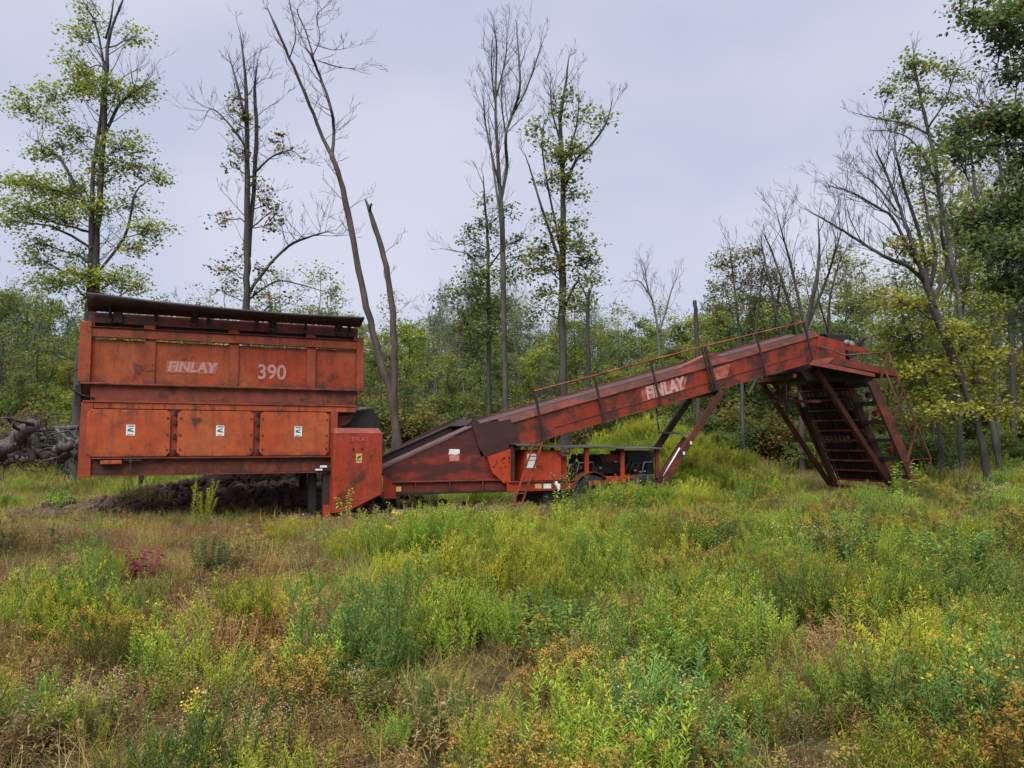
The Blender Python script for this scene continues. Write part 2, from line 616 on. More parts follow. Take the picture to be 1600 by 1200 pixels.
def scatter(name, meshes, pts, label, tones=None, tilt=.15, zsink=.02, smin=.7, smax=1.25):
    """one object of stuff: mesh instances on points"""
    if not len(pts):
        return None
    n = len(pts)
    me = bpy.data.meshes.new(name)
    me.vertices.add(n)
    co = np.array([(p[0], p[1], (p[2] if len(p) > 2 and p[2] is not None else hgt(p[0], p[1])) - zsink) for p in pts], dtype=np.float32)
    me.vertices.foreach_set('co', co.ravel())
    ra = me.attributes.new('rotv', 'FLOAT_VECTOR', 'POINT')
    rr = np.stack([rng.normal(0, tilt, n), rng.normal(0, tilt, n), rng.uniform(0, 6.283, n)], 1).astype(np.float32)
    ra.data.foreach_set('vector', rr.ravel())
    sa = me.attributes.new('scl', 'FLOAT', 'POINT')
    sc_ = rng.uniform(smin, smax, n).astype(np.float32)
    if len(pts[0]) > 3:
        sc_ *= np.array([p[3] for p in pts], dtype=np.float32)
    sa.data.foreach_set('value', sc_)
    ia = me.attributes.new('pick', 'INT', 'POINT')
    ia.data.foreach_set('value', rng.integers(0, len(meshes), n).astype(np.int32))
    ta = me.attributes.new('tone', 'FLOAT_COLOR', 'POINT')
    if tones is None:
        tones = np.ones((n, 3))
    tc_ = np.ones((n, 4), dtype=np.float32)
    tc_[:, :3] = tones
    ta.data.foreach_set('color', tc_.ravel())
    o = link(name, me)
    o['kind'] = 'stuff'
    o['label'] = label
    col = bpy.data.collections.new(name + '_source')
    for i, ms in enumerate(meshes):
        so = bpy.data.objects.new('%s_piece_%02d' % (name, i), ms)
        col.objects.link(so)
    ng = bpy.data.node_groups.new(name + '_nodes', 'GeometryNodeTree')
    ng.interface.new_socket('Geometry', in_out='INPUT', socket_type='NodeSocketGeometry')
    ng.interface.new_socket('Geometry', in_out='OUTPUT', socket_type='NodeSocketGeometry')
    N, L = ng.nodes, ng.links
    gi = N.new('NodeGroupInput')
    g2 = N.new('NodeGroupOutput')
    ci = N.new('GeometryNodeCollectionInfo')
    ci.inputs['Collection'].default_value = col
    ci.inputs['Separate Children'].default_value = True
    ci.inputs['Reset Children'].default_value = True
    ip = N.new('GeometryNodeInstanceOnPoints')
    ip.inputs['Pick Instance'].default_value = True

    def na(nm, ty):
        q = N.new('GeometryNodeInputNamedAttribute')
        q.data_type = ty
        q.inputs['Name'].default_value = nm
        return q.outputs['Attribute']
    L.new(gi.outputs[0], ip.inputs['Points'])
    L.new(ci.outputs[0], ip.inputs['Instance'])
    L.new(na('pick', 'INT'), ip.inputs['Instance Index'])
    er = N.new('FunctionNodeEulerToRotation')
    L.new(na('rotv', 'FLOAT_VECTOR'), er.inputs[0])
    L.new(er.outputs[0], ip.inputs['Rotation'])
    L.new(na('scl', 'FLOAT'), ip.inputs['Scale'])
    L.new(ip.outputs[0], g2.inputs[0])
    md = o.modifiers.new('scatter', 'NODES')
    md.node_group = ng
    return o


# ------------------------------------------------------------------ leaf and blade meshes
class LB:
    """leaf builder: diamonds and blades with a colour each"""
    def __init__(s):
        s.v = []
        s.f = []
        s.c = []

    def leaf(s, p, d, n, ln, w, col, bend=0.0):
        p = Vector(p)
        d = Vector(d).normalized()
        sd_ = d.cross(Vector(n))
        if sd_.length < 1e-4:
            sd_ = d.cross(Vector((1, 0, .1)))
        sd_.normalize()
        k = len(s.v)
        mid = p + d * ln * .45
        tip = p + d * ln + Vector((0, 0, -bend * ln))
        s.v += [tuple(p), tuple(mid + sd_ * w / 2), tuple(tip), tuple(mid - sd_ * w / 2)]
        s.f.append((k, k + 1, k + 2, k + 3))
        s.c += [col] * 4

    def blade(s, p, d, ln, w, col, droop=.5, seg=3):
        p = Vector(p)
        d = Vector(d).normalized()
        sd_ = d.cross(Vector((R.uniform(-1, 1), R.uniform(-1, 1), .2))).normalized()
        k0 = len(s.v)
        q = p.copy()
        for i in range(seg + 1):
            t_ = i / seg
            ww = w * (1 - t_) * .5 + .0004
            s.v += [tuple(q + sd_ * ww), tuple(q - sd_ * ww)]
            s.c += [col] * 2
            d = (d + Vector((0, 0, -droop / seg))).normalized()
            q = q + d * (ln / seg)
        for i in range(seg):
            a1 = k0 + 2 * i
            s.f.append((a1, a1 + 1, a1 + 3, a1 + 2))

    def stem(s, pts, r, col):
        n = len(pts)
        for ax in (Vector((1, 0, 0)), Vector((0, 1, 0))):
            k0 = len(s.v)
            for i, p in enumerate(pts):
                rr = r * (1 - .6 * i / (n - 1))
                s.v += [tuple(Vector(p) + ax * rr), tuple(Vector(p) - ax * rr)]
                s.c += [col] * 2
            for i in range(n - 1):
                a1 = k0 + 2 * i
                s.f.append((a1, a1 + 1, a1 + 3, a1 + 2))

    def mesh(s, name, mat):
        me = mesh_from(name, s.v, s.f, mat)
        ca = me.color_attributes.new('Col', 'FLOAT_COLOR', 'POINT')
        arr = np.ones((len(s.v), 4), dtype=np.float32)
        arr[:, :3] = np.array(s.c, dtype=np.float32)
        ca.data.foreach_set('color', arr.ravel())
        return me


def jit(c, a_=.2, r_=R):
    k = 1 + r_.uniform(-a_, a_)
    return (c[0] * k * (1 + r_.uniform(-a_, a_) * .5), c[1] * k, c[2] * k * (1 + r_.uniform(-a_, a_) * .5))


def grass_tuft(h, n, spread, cols, w=.006, droop=.6, lb=None, seg=3, mat=None):
    lb = lb or LB()
    for i in range(n):
        t_ = R.uniform(0, 6.283)
        r0 = spread * math.sqrt(R.random())
        p = (math.cos(t_) * r0, math.sin(t_) * r0, 0)
        t2 = R.uniform(0, 6.283)
        k = R.uniform(.1, .7)
        lb.blade(p, (math.cos(t2) * k, math.sin(t2) * k, 1), h * R.uniform(.45, 1.1), w * R.uniform(.6, 1.3), jit(R.choice(cols), .25), droop * R.uniform(.3, 1.6), seg)
    return lb


def feather_plant(h, stems, leaf_len, leaf_w, cols, flower=None, spread=.14, lps=34, lb=None, fl_n=10, fsize=.016, lean=.28, stemcol=(.11, .13, .045), top_only=False):
    """clump of upright stems set with narrow leaves, flat flower heads on top"""
    lb = lb or LB()
    for i in range(stems):
        t_ = R.uniform(0, 6.283)
        r0 = spread * math.sqrt(R.random())
        b = Vector((math.cos(t_) * r0, math.sin(t_) * r0, 0))
        hh = h * R.uniform(.62, 1.08)
        ln_ = Vector((math.cos(t_), math.sin(t_), 0)) * R.uniform(0, lean) * hh
        wob = Vector((R.uniform(-1, 1), R.uniform(-1, 1), 0)) * .05
        pts = [b + ln_ * (k / 4) ** 1.5 + wob * math.sin(k) + Vector((0, 0, hh * k / 4)) for k in range(5)]
        lb.stem(pts, .0035, jit(stemcol, .3))
        base = R.choice(cols)
        for k in range(lps):
            q = .15 + .85 * (k / lps) ** .62
            if top_only and q < .4:
                continue
            s_ = q * 4
            j = min(3, int(s_))
            p = pts[j].lerp(pts[j + 1], s_ - j)
            a1 = k * 2.4 + R.uniform(-.4, .4)
            up = R.uniform(.15, .9) + q * .5
            L_ = leaf_len * R.uniform(.6, 1.15) * (1.1 - .45 * q)
            lb.leaf(p, (math.cos(a1), math.sin(a1), up), (0, 0, 1), L_, leaf_w * R.uniform(.7, 1.3), jit(base, .22), bend=R.uniform(0, .35))
        if flower:
            top = pts[-1]
            for k in range(fl_n):
                a1 = R.uniform(0, 6.283)
                rr = R.uniform(0, .075) * (h / .7)
                p = top + Vector((math.cos(a1) * rr, math.sin(a1) * rr, R.uniform(-.02, .035)))
                if k % 3 == 0:
                    lb.stem([top - Vector((0, 0, .06)), p], .0015, jit(base, .2))
                for q in range(2):
                    lb.leaf(p, (R.uniform(-1, 1), R.uniform(-1, 1), R.uniform(-.2, .6)), (R.uniform(-.4, .4), R.uniform(-.4, .4), 1), fsize * R.uniform(.7, 1.5), fsize * R.uniform(.6, 1.1), jit(flower, .25))
    return lb


def broad_plant(h, n, leaf_len, leaf_w, cols, lb=None, spread=.1, flower=None, whorl=5, fsize=.02):
    lb = lb or LB()
    for i in range(n):
        t_ = R.uniform(0, 6.283)
        b = Vector((math.cos(t_), math.sin(t_), 0)) * spread * R.random()
        hh = h * R.uniform(.6, 1.1)
        tip = b + Vector((math.cos(t_) * .2 * hh, math.sin(t_) * .2 * hh, hh))
        lb.stem([b, b.lerp(tip, .5), tip], .0035, (.10, .11, .045))
        m_ = max(4, int(hh / leaf_len * whorl))
        base = R.choice(cols)
        for k in range(m_):
            q = .15 + .85 * k / m_
            a1 = k * 2.4 + R.uniform(-.5, .5)
            lb.leaf(b.lerp(tip, q), (math.cos(a1), math.sin(a1), R.uniform(.0, .5)), (0, 0, 1), leaf_len * R.uniform(.6, 1.1), leaf_w * R.uniform(.7, 1.2), jit(base, .2), bend=R.uniform(.1, .5))
        if flower:
            for k in range(14):
                p = tip + Vector((R.uniform(-.06, .06), R.uniform(-.06, .06), R.uniform(-.03, .04)))
                lb.leaf(p, (R.uniform(-1, 1), R.uniform(-1, 1), .3), (0, 0, 1), fsize, fsize * .8, jit(flower, .12))
    return lb


def dead_weed(h, n, cols, seeds=True, lb=None, spread=.12):
    lb = lb or LB()
    for i in range(n):
        t_ = R.uniform(0, 6.283)
        b = Vector((math.cos(t_), math.sin(t_), 0)) * spread * R.random()
        hh = h * R.uniform(.5, 1.1)
        tip = b + Vector((R.uniform(-.3, .3) * hh, R.uniform(-.3, .3) * hh, hh))
        c0 = jit(R.choice(cols), .25)
        lb.stem([b, b.lerp(tip, .5) + Vector((R.uniform(-.02, .02), R.uniform(-.02, .02), 0)), tip], .0025, c0)
        for k in range(16):
            q = R.uniform(.25, 1)
            p = b.lerp(tip, q)
            a1 = R.uniform(0, 6.283)
            lb.leaf(p, (math.cos(a1), math.sin(a1), R.uniform(-.2, 1)), (0, 0, 1), R.uniform(.015, .05), R.uniform(.003, .011), jit(R.choice(cols), .3), bend=.2)
    return lb


GRN = [(.23, .34, .040), (.18, .30, .048), (.30, .39, .040)]
BLG = [(.155, .265, .060), (.135, .24, .057), (.195, .30, .060)]
YGR = [(.36, .43, .04), (.29, .39, .04), (.42, .43, .055)]
BRN = [(.29, .18, .085), (.22, .125, .062), (.36, .26, .12), (.31, .23, .10)]
RED = [(.22, .075, .045), (.18, .06, .04), (.26, .11, .06)]
STRAW = [(.42, .33, .16), (.36, .28, .13), (.33, .31, .12)]
ORF = (.42, .28, .055)
YEF = (.55, .45, .05)
WHF = (.6, .6, .54)

PM = M_PLANT
feather_g = [feather_plant(.44, 17, .058, .0075, GRN, ORF if i % 2 else None, fl_n=10, lps=48, spread=.17, fsize=.010).mesh('feather_green', PM) for i in range(5)]
feather_b = [feather_plant(.47, 16, .062, .0082, BLG, ORF if i == 1 else None, fl_n=10, lps=50, spread=.16, fsize=.010).mesh('feather_blue', PM) for i in range(4)]
feather_y = [feather_plant(.46, 18, .06, .0078, YGR, (.34, .28, .05) if i else None, fl_n=12, lps=42, spread=.18, fsize=.009).mesh('feather_yellow', PM) for i in range(3)]
feather_o = [feather_plant(.48, 13, .05, .007, [(.15, .17, .045), (.19, .18, .05)], ORF, fl_n=26, lps=40, spread=.16, fsize=.0105).mesh('feather_orange', PM) for _ in range(4)]
grass_g = [grass_tuft(.36, 60, .15, YGR + GRN, .006, .9).mesh('grass_green', PM) for _ in range(3)]
grass_s = [grass_tuft(.38, 60, .15, STRAW + YGR[:1], .005, .8).mesh('grass_straw', PM) for _ in range(3)]
grass_low = [grass_tuft(.2, 60, .22, STRAW[1:] + BRN + YGR, .006, .9, seg=2).mesh('grass_low', PM) for _ in range(3)]
brown_w = [dead_weed(.33, 34, BRN + STRAW[:1], spread=.2).mesh('brown_weed', PM) for _ in range(4)]
red_w = [dead_weed(.4, 32, RED + BRN, spread=.2).mesh('red_weed', PM) for _ in range(3)]
leafy = [broad_plant(.32, 12, .06, .018, GRN + BLG, spread=.18, whorl=6).mesh('leafy_weed', PM) for _ in range(4)]
aster = [broad_plant(.42, 10, .045, .011, GRN, flower=WHF, fsize=.010, spread=.15).mesh('white_aster', PM) for _ in range(2)]
litter = [dead_weed(.16, 34, BRN + [(.08, .05, .03)], spread=.24).mesh('litter', PM) for _ in range(3)]


def in_machine(x, y):
    """keep tall growth out of the steel"""
    dx, dy = x - ORG[0], y - ORG[1]
    s_ = dx * CU[0] + dy * CU[1]
    v_ = dx * CV[0] + dy * CV[1]
    if -.5 < s_ < 1.3 and -.55 < v_ < 2.3:
        return 2
    if 1.3 <= s_ < 8.6 and -.1 < v_ < 2.4:
        return 2
    if -4.8 < s_ < -.5 and -.1 < v_ < 2.3:
        return 1
    if 15.6 < s_ < 17.6 and -.6 < v_ < 2.5:
        return 1
    return 0


def zone(x, y):
    """dominant growth at a spot: brown, lush, green, straw, yellowgrass, reddish"""
    n1 = noise.noise(Vector((x * .42, y * .42, 9.1)))
    n2 = noise.noise(Vector((x * .9, y * .9, 5.7)))
    w = {'feather_g': .8 + 1.2 * n1, 'feather_b': .55 - 1.2 * n1 + .6 * n2, 'feather_y': .3, 'feather_o': .65 + 1.2 * n2, 'brown': .12 - .8 * n2, 'leafy': .35, 'straw': .2, 'aster': .035, 'red': .05, 'grass': .12, 'bare': .10}
    px = 800 + F * x / max(y, .5)

    def add(k, a_):
        w[k] = w.get(k, 0) + a_
    if y < 7:
        w['feather_y'] = .08
        add('feather_b', .9)
        if y < 5:
            w['leafy'] = 0
    if y < 14.8:
        if px < 720:
            lf = (1 - sstep(350, 760, px)) * (.35 + .65 * sstep(4.2, 6.5, y))
            add('brown', 4.6 * lf * (1 + n1)); add('straw', 1.2 * lf); add('red', 2.6 * lf * max(0, gss(x, y, -6, 9.5, 3, 2.2))); add('straw', .6 * lf)
            add('grass', .5 * lf)
            w['feather_b'] *= (1 - .55 * lf); w['feather_g'] *= (1 - .45 * lf); w['feather_o'] *= (1 - .4 * lf)
        g = gss(x, y, 0.2, 10.8, 1.6, 2.6)
        add('feather_y', 7 * g)
        g = gss(x, y, 2.5, 8.0, 3.2, 4)
        add('feather_g', 3.0 * g); add('feather_y', .8 * g)
        g = gss(x, y, 1.5, 5.0, .9, 1.1) + gss(x, y, -.6, 4.8, .7, .8)
        add('brown', 1.6 * g)
        if x > 5.2 and 7.3 < y < 10.5:
            add('straw', 4); add('bare', 3)
            w['feather_g'] = .1; w['feather_b'] = .1
    else:
        for k in w:
            w[k] *= .45
        add('grass', 1.2); add('straw', .8)
    if x < -6 and 12.5 < y < 24:
        add('grass', 4); add('straw', 2.2); w['feather_b'] = 0; w['feather_g'] *= .4; w['brown'] *= .3; w['feather_o'] = 0
    if y > 20:
        mound = gss(x, y, 4.6, 26, 4.6, 3.4)
        add('grass', 5 * mound)
        rz_ = gss(x, y, 10.5, 29.5, 4.0, 1.3)
        add('red', 14 * rz_)
        add('straw', 6 * gss(x, y, 11, 26, 4.5, 2.2))
        if px > 1430:
            add('aster', 1.0 * (1 if y > 24 else .3)); add('leafy', 1.5)
        w['feather_b'] *= .2
        w['feather_o'] = 0
    return w


buckets = {}


def drop(kind, x, y, sc=1.0):
    buckets.setdefault(kind, []).append((x, y, None, sc))


def dirt_at(x, yy):
    return gss(x, yy, -5.9, 18.2, 3.0, 1.5, .25) + gss(x, yy, -8.8, 16.2, 1.5, .7, .2) + 1.2 * gss(x, yy, -9.0, 14.1, 1.3, .55, .1) + gss(x, yy, -1.0, 16.0, 1.8, .5, .12)


def patch(k, x, yy, n, r, sc):
    tone = R.uniform(-.22, .28)
    warm = R.uniform(-.1, .14)
    for _ in range(n):
        a_ = R.uniform(0, 6.283)
        d_ = r * math.sqrt(R.random())
        qx, qy = x + math.cos(a_) * d_, yy + math.sin(a_) * d_
        im = in_machine(qx, qy)
        if im == 2 or (dirt_at(qx, qy) > .45 and R.random() < .97):
            continue
        kk = k
        if im == 1 and k not in ('grass', 'straw'):
            kk = 'low'
        sl = (qx - ORG[0]) * CU[0] + (qy - ORG[1]) * CU[1]
        vl = (qx - ORG[0]) * CV[0] + (qy - ORG[1]) * CV[1]
        low = 1.0
        if -1.2 < sl < 5.2 and -1.9 < vl < .2:
            low = .5
        if 14.6 < sl < 18.4 and -1.8 < vl < 2.7:
            low = .45
            if k not in ('grass', 'straw'):
                kk = 'low'
        s2 = sc * low * (1.28 - .68 * (d_ / r) ** 2) * R.uniform(.9, 1.1)
        if 12.5 < qy < 16.5 and k.startswith('feather'):
            s2 *= .75
        if qx < -4 and qy < 15:
            s2 *= .85
        if qy < 5:
            s2 *= .85
        buckets.setdefault(kk, []).append((qx, qy, None, s2, tone, warm))


def cell_scatter(y0, y1, dens, sc=1.0, marg=1.12):
    y = y0
    while y < y1:
        hw = (.70 * y + .8) * marg if y < 20 else .70 * y + 1
        n_ = hw * dens / 6.0
        n = int(n_) + (R.random() < n_ - int(n_))
        for _ in range(n):
            x = R.uniform(-hw, hw)
            yy = y + R.random() * .5
            w = zone(x, yy)
            ks = list(w)
            k = R.choices(ks, [max(0, w[q]) for q in ks])[0]
            if k == 'bare':
                continue
            big = k.startswith('feather') or k == 'leafy'
            patch(k, x, yy, R.randint(5, 10) if big else R.randint(4, 7), (R.uniform(.22, .5) if big else R.uniform(.3, .7)) * (1 if yy < 20 else 1.6), sc * R.uniform(.8, 1.25))
        y += .5


cell_scatter(1.6, 8, 27, .86)
cell_scatter(8, 15, 20, .9)
cell_scatter(15, 24, 10, 1.05)
cell_scatter(24, 34, 6.5, 1.4)
cell_scatter(34, 50, 1.8, 1.8)
# growth crowding up against the machine and over the mound behind it
for _ in range(90):
    s_ = R.uniform(4.9, 9.2)
    v_ = R.uniform(-1.7, -.45)
    patch(R.choice(['feather_g', 'feather_y', 'leafy', 'grass', 'feather_g']), ORG[0] + s_ * CU[0] + v_ * CV[0], ORG[1] + s_ * CU[1] + v_ * CV[1], 6, .35, R.uniform(.75, 1.15) if s_ > 5.6 else .75)
for _ in range(190):
    x, y = R.gauss(4.6, 1.9), R.gauss(24.6, 1.5)
    if y > 21.5 and (x < 7.8):
        patch(R.choice(['feather_g', 'grass', 'feather_y', 'grass']), x, y, 6, .5, R.uniform(.9, 1.35))
# low layer everywhere near
lowp, litp = [], []
y = 1.2
while y < 30:
    hw = .72 * y + 1.2
    for _ in range(int(hw * (17 if y < 14 else 8))):
        x = R.uniform(-hw, hw)
        yy = y + R.random() * .5
        if in_machine(x, yy) == 2:
            continue
        dh = gss(x, yy, -5.9, 18.2, 3.0, 1.4, .25) + gss(x, yy, -9.0, 14.1, 1.3, .55, .1)
        if dh > .5:
            continue
        (lowp if R.random() < .6 else litp).append((x, yy, None, 1.0 if y < 14 else 1.5))
    y += .5


def tones_for(pts, amt=.2):
    out_ = []
    for p in pts:
        a1 = noise.noise(Vector((p[0] * .5, p[1] * .5, 3.3)))
        b1 = noise.noise(Vector((p[0] * .8, p[1] * .8, 13.3)))
        k = 1 + amt * a1 * 1.6 + R.uniform(-.1, .1) + (p[4] if len(p) > 4 else 0)
        wm = p[5] if len(p) > 5 else 0
        out_.append((k * (1 + .18 * b1 + wm), k, k * (1 - .12 * b1 - wm)))
    return np.array(out_)


for k, ms, lab in (('feather_g', feather_g, 'feathery green goldenrod growing over the meadow'),
                   ('feather_b', feather_b, 'blue-green goldenrod stems growing over the meadow'),
                   ('feather_y', feather_y, 'bright yellow-green goldenrod in the middle of the meadow'),
                   ('feather_o', feather_o, 'goldenrod with rusty orange flower heads in the meadow'),
                   ('brown', brown_w, 'brown dry weeds in the meadow'),
                   ('red', red_w, 'reddish dry weeds in the meadow'),
                   ('leafy', leafy, 'low leafy green weeds in the meadow'),
                   ('aster', aster, 'small white asters scattered in the meadow'),
                   ('grass', grass_g, 'yellow-green meadow grass'),
                   ('straw', grass_s, 'straw-coloured dry grass'),
                   ('low', grass_low, 'short grass under the machine')):
    nm = {'feather_g': 'green_goldenrod', 'feather_b': 'bluish_goldenrod', 'feather_y': 'yellow_goldenrod', 'feather_o': 'flowering_goldenrod', 'brown': 'dry_weeds', 'red': 'reddish_weeds', 'leafy': 'leafy_weeds', 'aster': 'white_asters', 'grass': 'meadow_grass', 'straw': 'dry_grass', 'low': 'short_grass'}[k]
    if k in buckets:
        scatter(nm, ms, buckets[k], lab, tones_for(buckets[k]))
scatter('ground_cover', grass_low, lowp, 'short mixed grass and stubble between the weeds', tones_for(lowp))
scatter('weed_litter', litter, litp, 'dead brown plant litter on the ground', tones_for(litp))

# clods on the heap
clods = []
for i in range(4):
    me = clod_mesh(i)
    me.materials.append(M_EARTH)
    clods.append(me)
cp = []
for _ in range(3200):
    k = R.random()
    if k < .7:
        x, y = R.gauss(-5.9, 1.4), R.gauss(17.9, .65)
    elif k < .9:
        x, y = R.gauss(-8.6, .9), R.gauss(16.2, .4)
    else:
        x, y = R.gauss(-1, 1.4), R.gauss(16.6, .5)
    cp.append((x, y, hgt(x, y) + .06 + R.uniform(0, .1), R.choice([.025, .03, .04, .05, .07, .1])))
scatter('earth_clods', clods, cp, 'dark clods of earth and stone on the heap', None, 1.0, 0)

# ------------------------------------------------------------------ the screening machine
MACH = empty('screening_machine', (ORG[0], ORG[1], 0), 'long rusted orange mobile screening machine with feed hopper and sloping conveyor standing in the meadow', 'machine', rz=TH)


def part(name, mb, mat, parent=MACH, bevel=0.0, label=None, smooth=False):
    o = mb.build(name, mat, parent, bevel, smooth)
    if label:
        o['label'] = label
    return o


def P(px, py, v=0.0):
    q = U(px, py, v)
    return (q[0], q[2])


def B2(name, s0, s1, v0, v1, z0, z1, mat, parent=MACH, bevel=.006, label=None):
    return part(name, MB().box((s0, v0, z0), (s1, v1, z1)), mat, parent, bevel, label)


SL, SR = -4.62, .56        # hopper ends
HD = 2.2                   # hopper width across
# upper part
B2('corner_post', SL - .04, SL + .16, -.06, .14, 2.745, 3.87, M_RIB)
B2('corner_post', SR - .09, SR + .06, -.06, .14, 2.745, 3.85, M_RIB)
B2('corner_post', SL - .04, SL + .16, HD - .14, HD + .06, 1.0, 3.55, M_RIB)
B2('corner_post', SR - .09, SR + .06, HD - .14, HD + .06, 1.0, 3.55, M_RIB)
bounds = [(142, 225), (243, 358), (373, 479), (493, 558)]
pan = []
for i, (a1, b1) in enumerate(bounds):
    s0 = U(a1, 565, .04)[0]
    s1 = U(b1, 565, .04)[0]
    if i == 0:
        s0 = SL + .162
    if i == 3:
        s1 = SR - .092
    n = 12
    top = []
    for k in range(n + 1):
        top.append((s1 + (s0 - s1) * k / n, 3.565 + (R.uniform(-.022, .012) if i < 3 else .01)))
    mb = MB().prism([(s0, 2.745), (s1, 2.745)] + top, .035, .055)
    pan.append((s0, s1, part('upper_panel', mb, M_UP)))
for i in range(3):
    s0, s1 = pan[i][1] + .002, pan[i + 1][0] - .002
    B2('panel_rib', s0, s1, -.01, .06, 2.745, 3.588, M_RIB)
B2('top_rail', SL + .165, SR - .095, -.05, .055, 3.592, 3.765, M_RIB)
B2('top_rail_lip', SL + .12, SR - .05, -.085, .055, 3.768, 3.785, M_DARKRED)
B2('ledge', SL + .0, SR + .04, -.085, .03, 2.705, 2.742, M_BAND)
# beam behind the gussets and its slots
B2('gusset_beam', SL + .1, SR - .06, .02, .12, 3.86, 4.06, M_DARKRED)
B2('slot_shade_strip', SL + .17, SR - .1, .115, .14, 3.74, 3.9, M_BLACK)  # black strip added behind the slots, stands in for the shade inside them
B2('gusset_beam', SL + .1, SR - .06, HD - .12, HD - .02, 3.86, 4.06, M_DARKRED)
for a1, b1 in ((385, 440), (790, 845), (1165, 1210), (130, 150), (1395, 1425)):
    s0, s1 = U(100 + a1 / 3.077, 508, 0)[0], U(100 + b1 / 3.077, 508, 0)[0]
    B2('spacer_block', s0, s1, -.02, .1, 3.787, 3.858, M_RIB)
for px in (172, 244, 304, 326, 401, 426, 478, 529, 546):
    big = px in (172 + 10, 304, 426, 529) or px == 182
    s0 = U(px, 500, 0)[0]
    w = .075 if px in (304, 426, 529) else .03
    mb = MB().box((s0 - w, -.02, 3.90), (s0 + w, .018, 4.08)).bar((s0, .0, 3.95), (s0, -.26, 4.22), .03 if w < .05 else .10, .03, (1, 0, 0))
    mb.disc((s0, 0, 3.9), .028, -.06, -.021, 8)
    part('gusset', mb, M_DKST)
B2('gusset', -4.12, -3.96, -.03, .018, 3.88, 4.1, M_DKST)


def flare(vr, vo, zr, front=True):
    """spill plate leaning outwards, its rim bent and wavy"""
    mb = MB()
    n = 40
    s0, s1 = SL + .08, SR - .02
    rows = []
    for i in range(n + 1):
        t_ = i / n
        s_ = s0 + (s1 - s0) * t_
        wave = .035 * math.sin(t_ * 5.3 + 1.2) + (.07 * (1 - sstep(0, .24, t_)))
        zo = 4.225 + wave * .8 - .035 * t_
        row = [(s_, vr, zr), (s_, vr + (vo - vr) * .5, zr + (zo - zr) * .52), (s_, vo, zo), (s_, vo + (.05 if vo < vr else -.05), zo + .035)]
        rows.append(row)
    k0 = 0
    for off in (0, .014):
        for row in rows:
            for p in row:
                mb.v.append((p[0], p[1], p[2] + off))
    m_ = (n + 1) * 4
    for i in range(n):
        for j in range(3):
            a1 = i * 4 + j
            mb.f.append((a1, a1 + 1, a1 + 5, a1 + 4))
            mb.f.append((m_ + a1, m_ + a1 + 4, m_ + a1 + 5, m_ + a1 + 1))
        a1 = i * 4
        mb.f.append((a1, a1 + 4, m_ + a1 + 4, m_ + a1))
        a1 = i * 4 + 3
        mb.f.append((a1, m_ + a1, m_ + a1 + 4, a1 + 4))
    for i in (0, n):
        a1 = i * 4
        for j in range(3):
            mb.f.append((a1 + j, m_ + a1 + j, m_ + a1 + j + 1, a1 + j + 1))
    return mb


M_FLARE = plain('dark_brown_spill_plate', (.035, .02, .02), .6, .4, 3)
part('spill_plate', flare(.0, -.42, 4.07), M_FLARE, smooth=True)
part('spill_plate', flare(HD, HD + .42, 4.07), M_FLARE, smooth=True)
for i in range(9):
    s0 = SL + .5 + i * .52
    B2('grid_bar', s0, s0 + .04, .13, HD - .13, 3.94, 4.04, M_DKST)
# band between upper and lower body
part('middle_band', MB().prism([(SL + .17, 2.41), (SR - .08, 2.41), (SR - .08, 2.70), (SL + .17, 2.70)], .0, .03), M_BAND)
part('middle_band', MB().prism([(SL + .17, 1.0), (SR - .1, 1.0), (SR - .1, 3.56), (SL + .17, 3.56)], HD - .05, HD - .02), M_DARKRED)
B2('hydraulic_stub', SL - .08, SL + .02, .0, .1, 2.3, 2.7, M_BLACK)
B2('end_wall', SL + .0, SL + .03, .142, HD - .142, 1.05, 3.85, M_DARKRED)
B2('end_wall', SR - .06, SR - .03, .142, HD - .142, 2.4, 3.85, M_DARKRED)
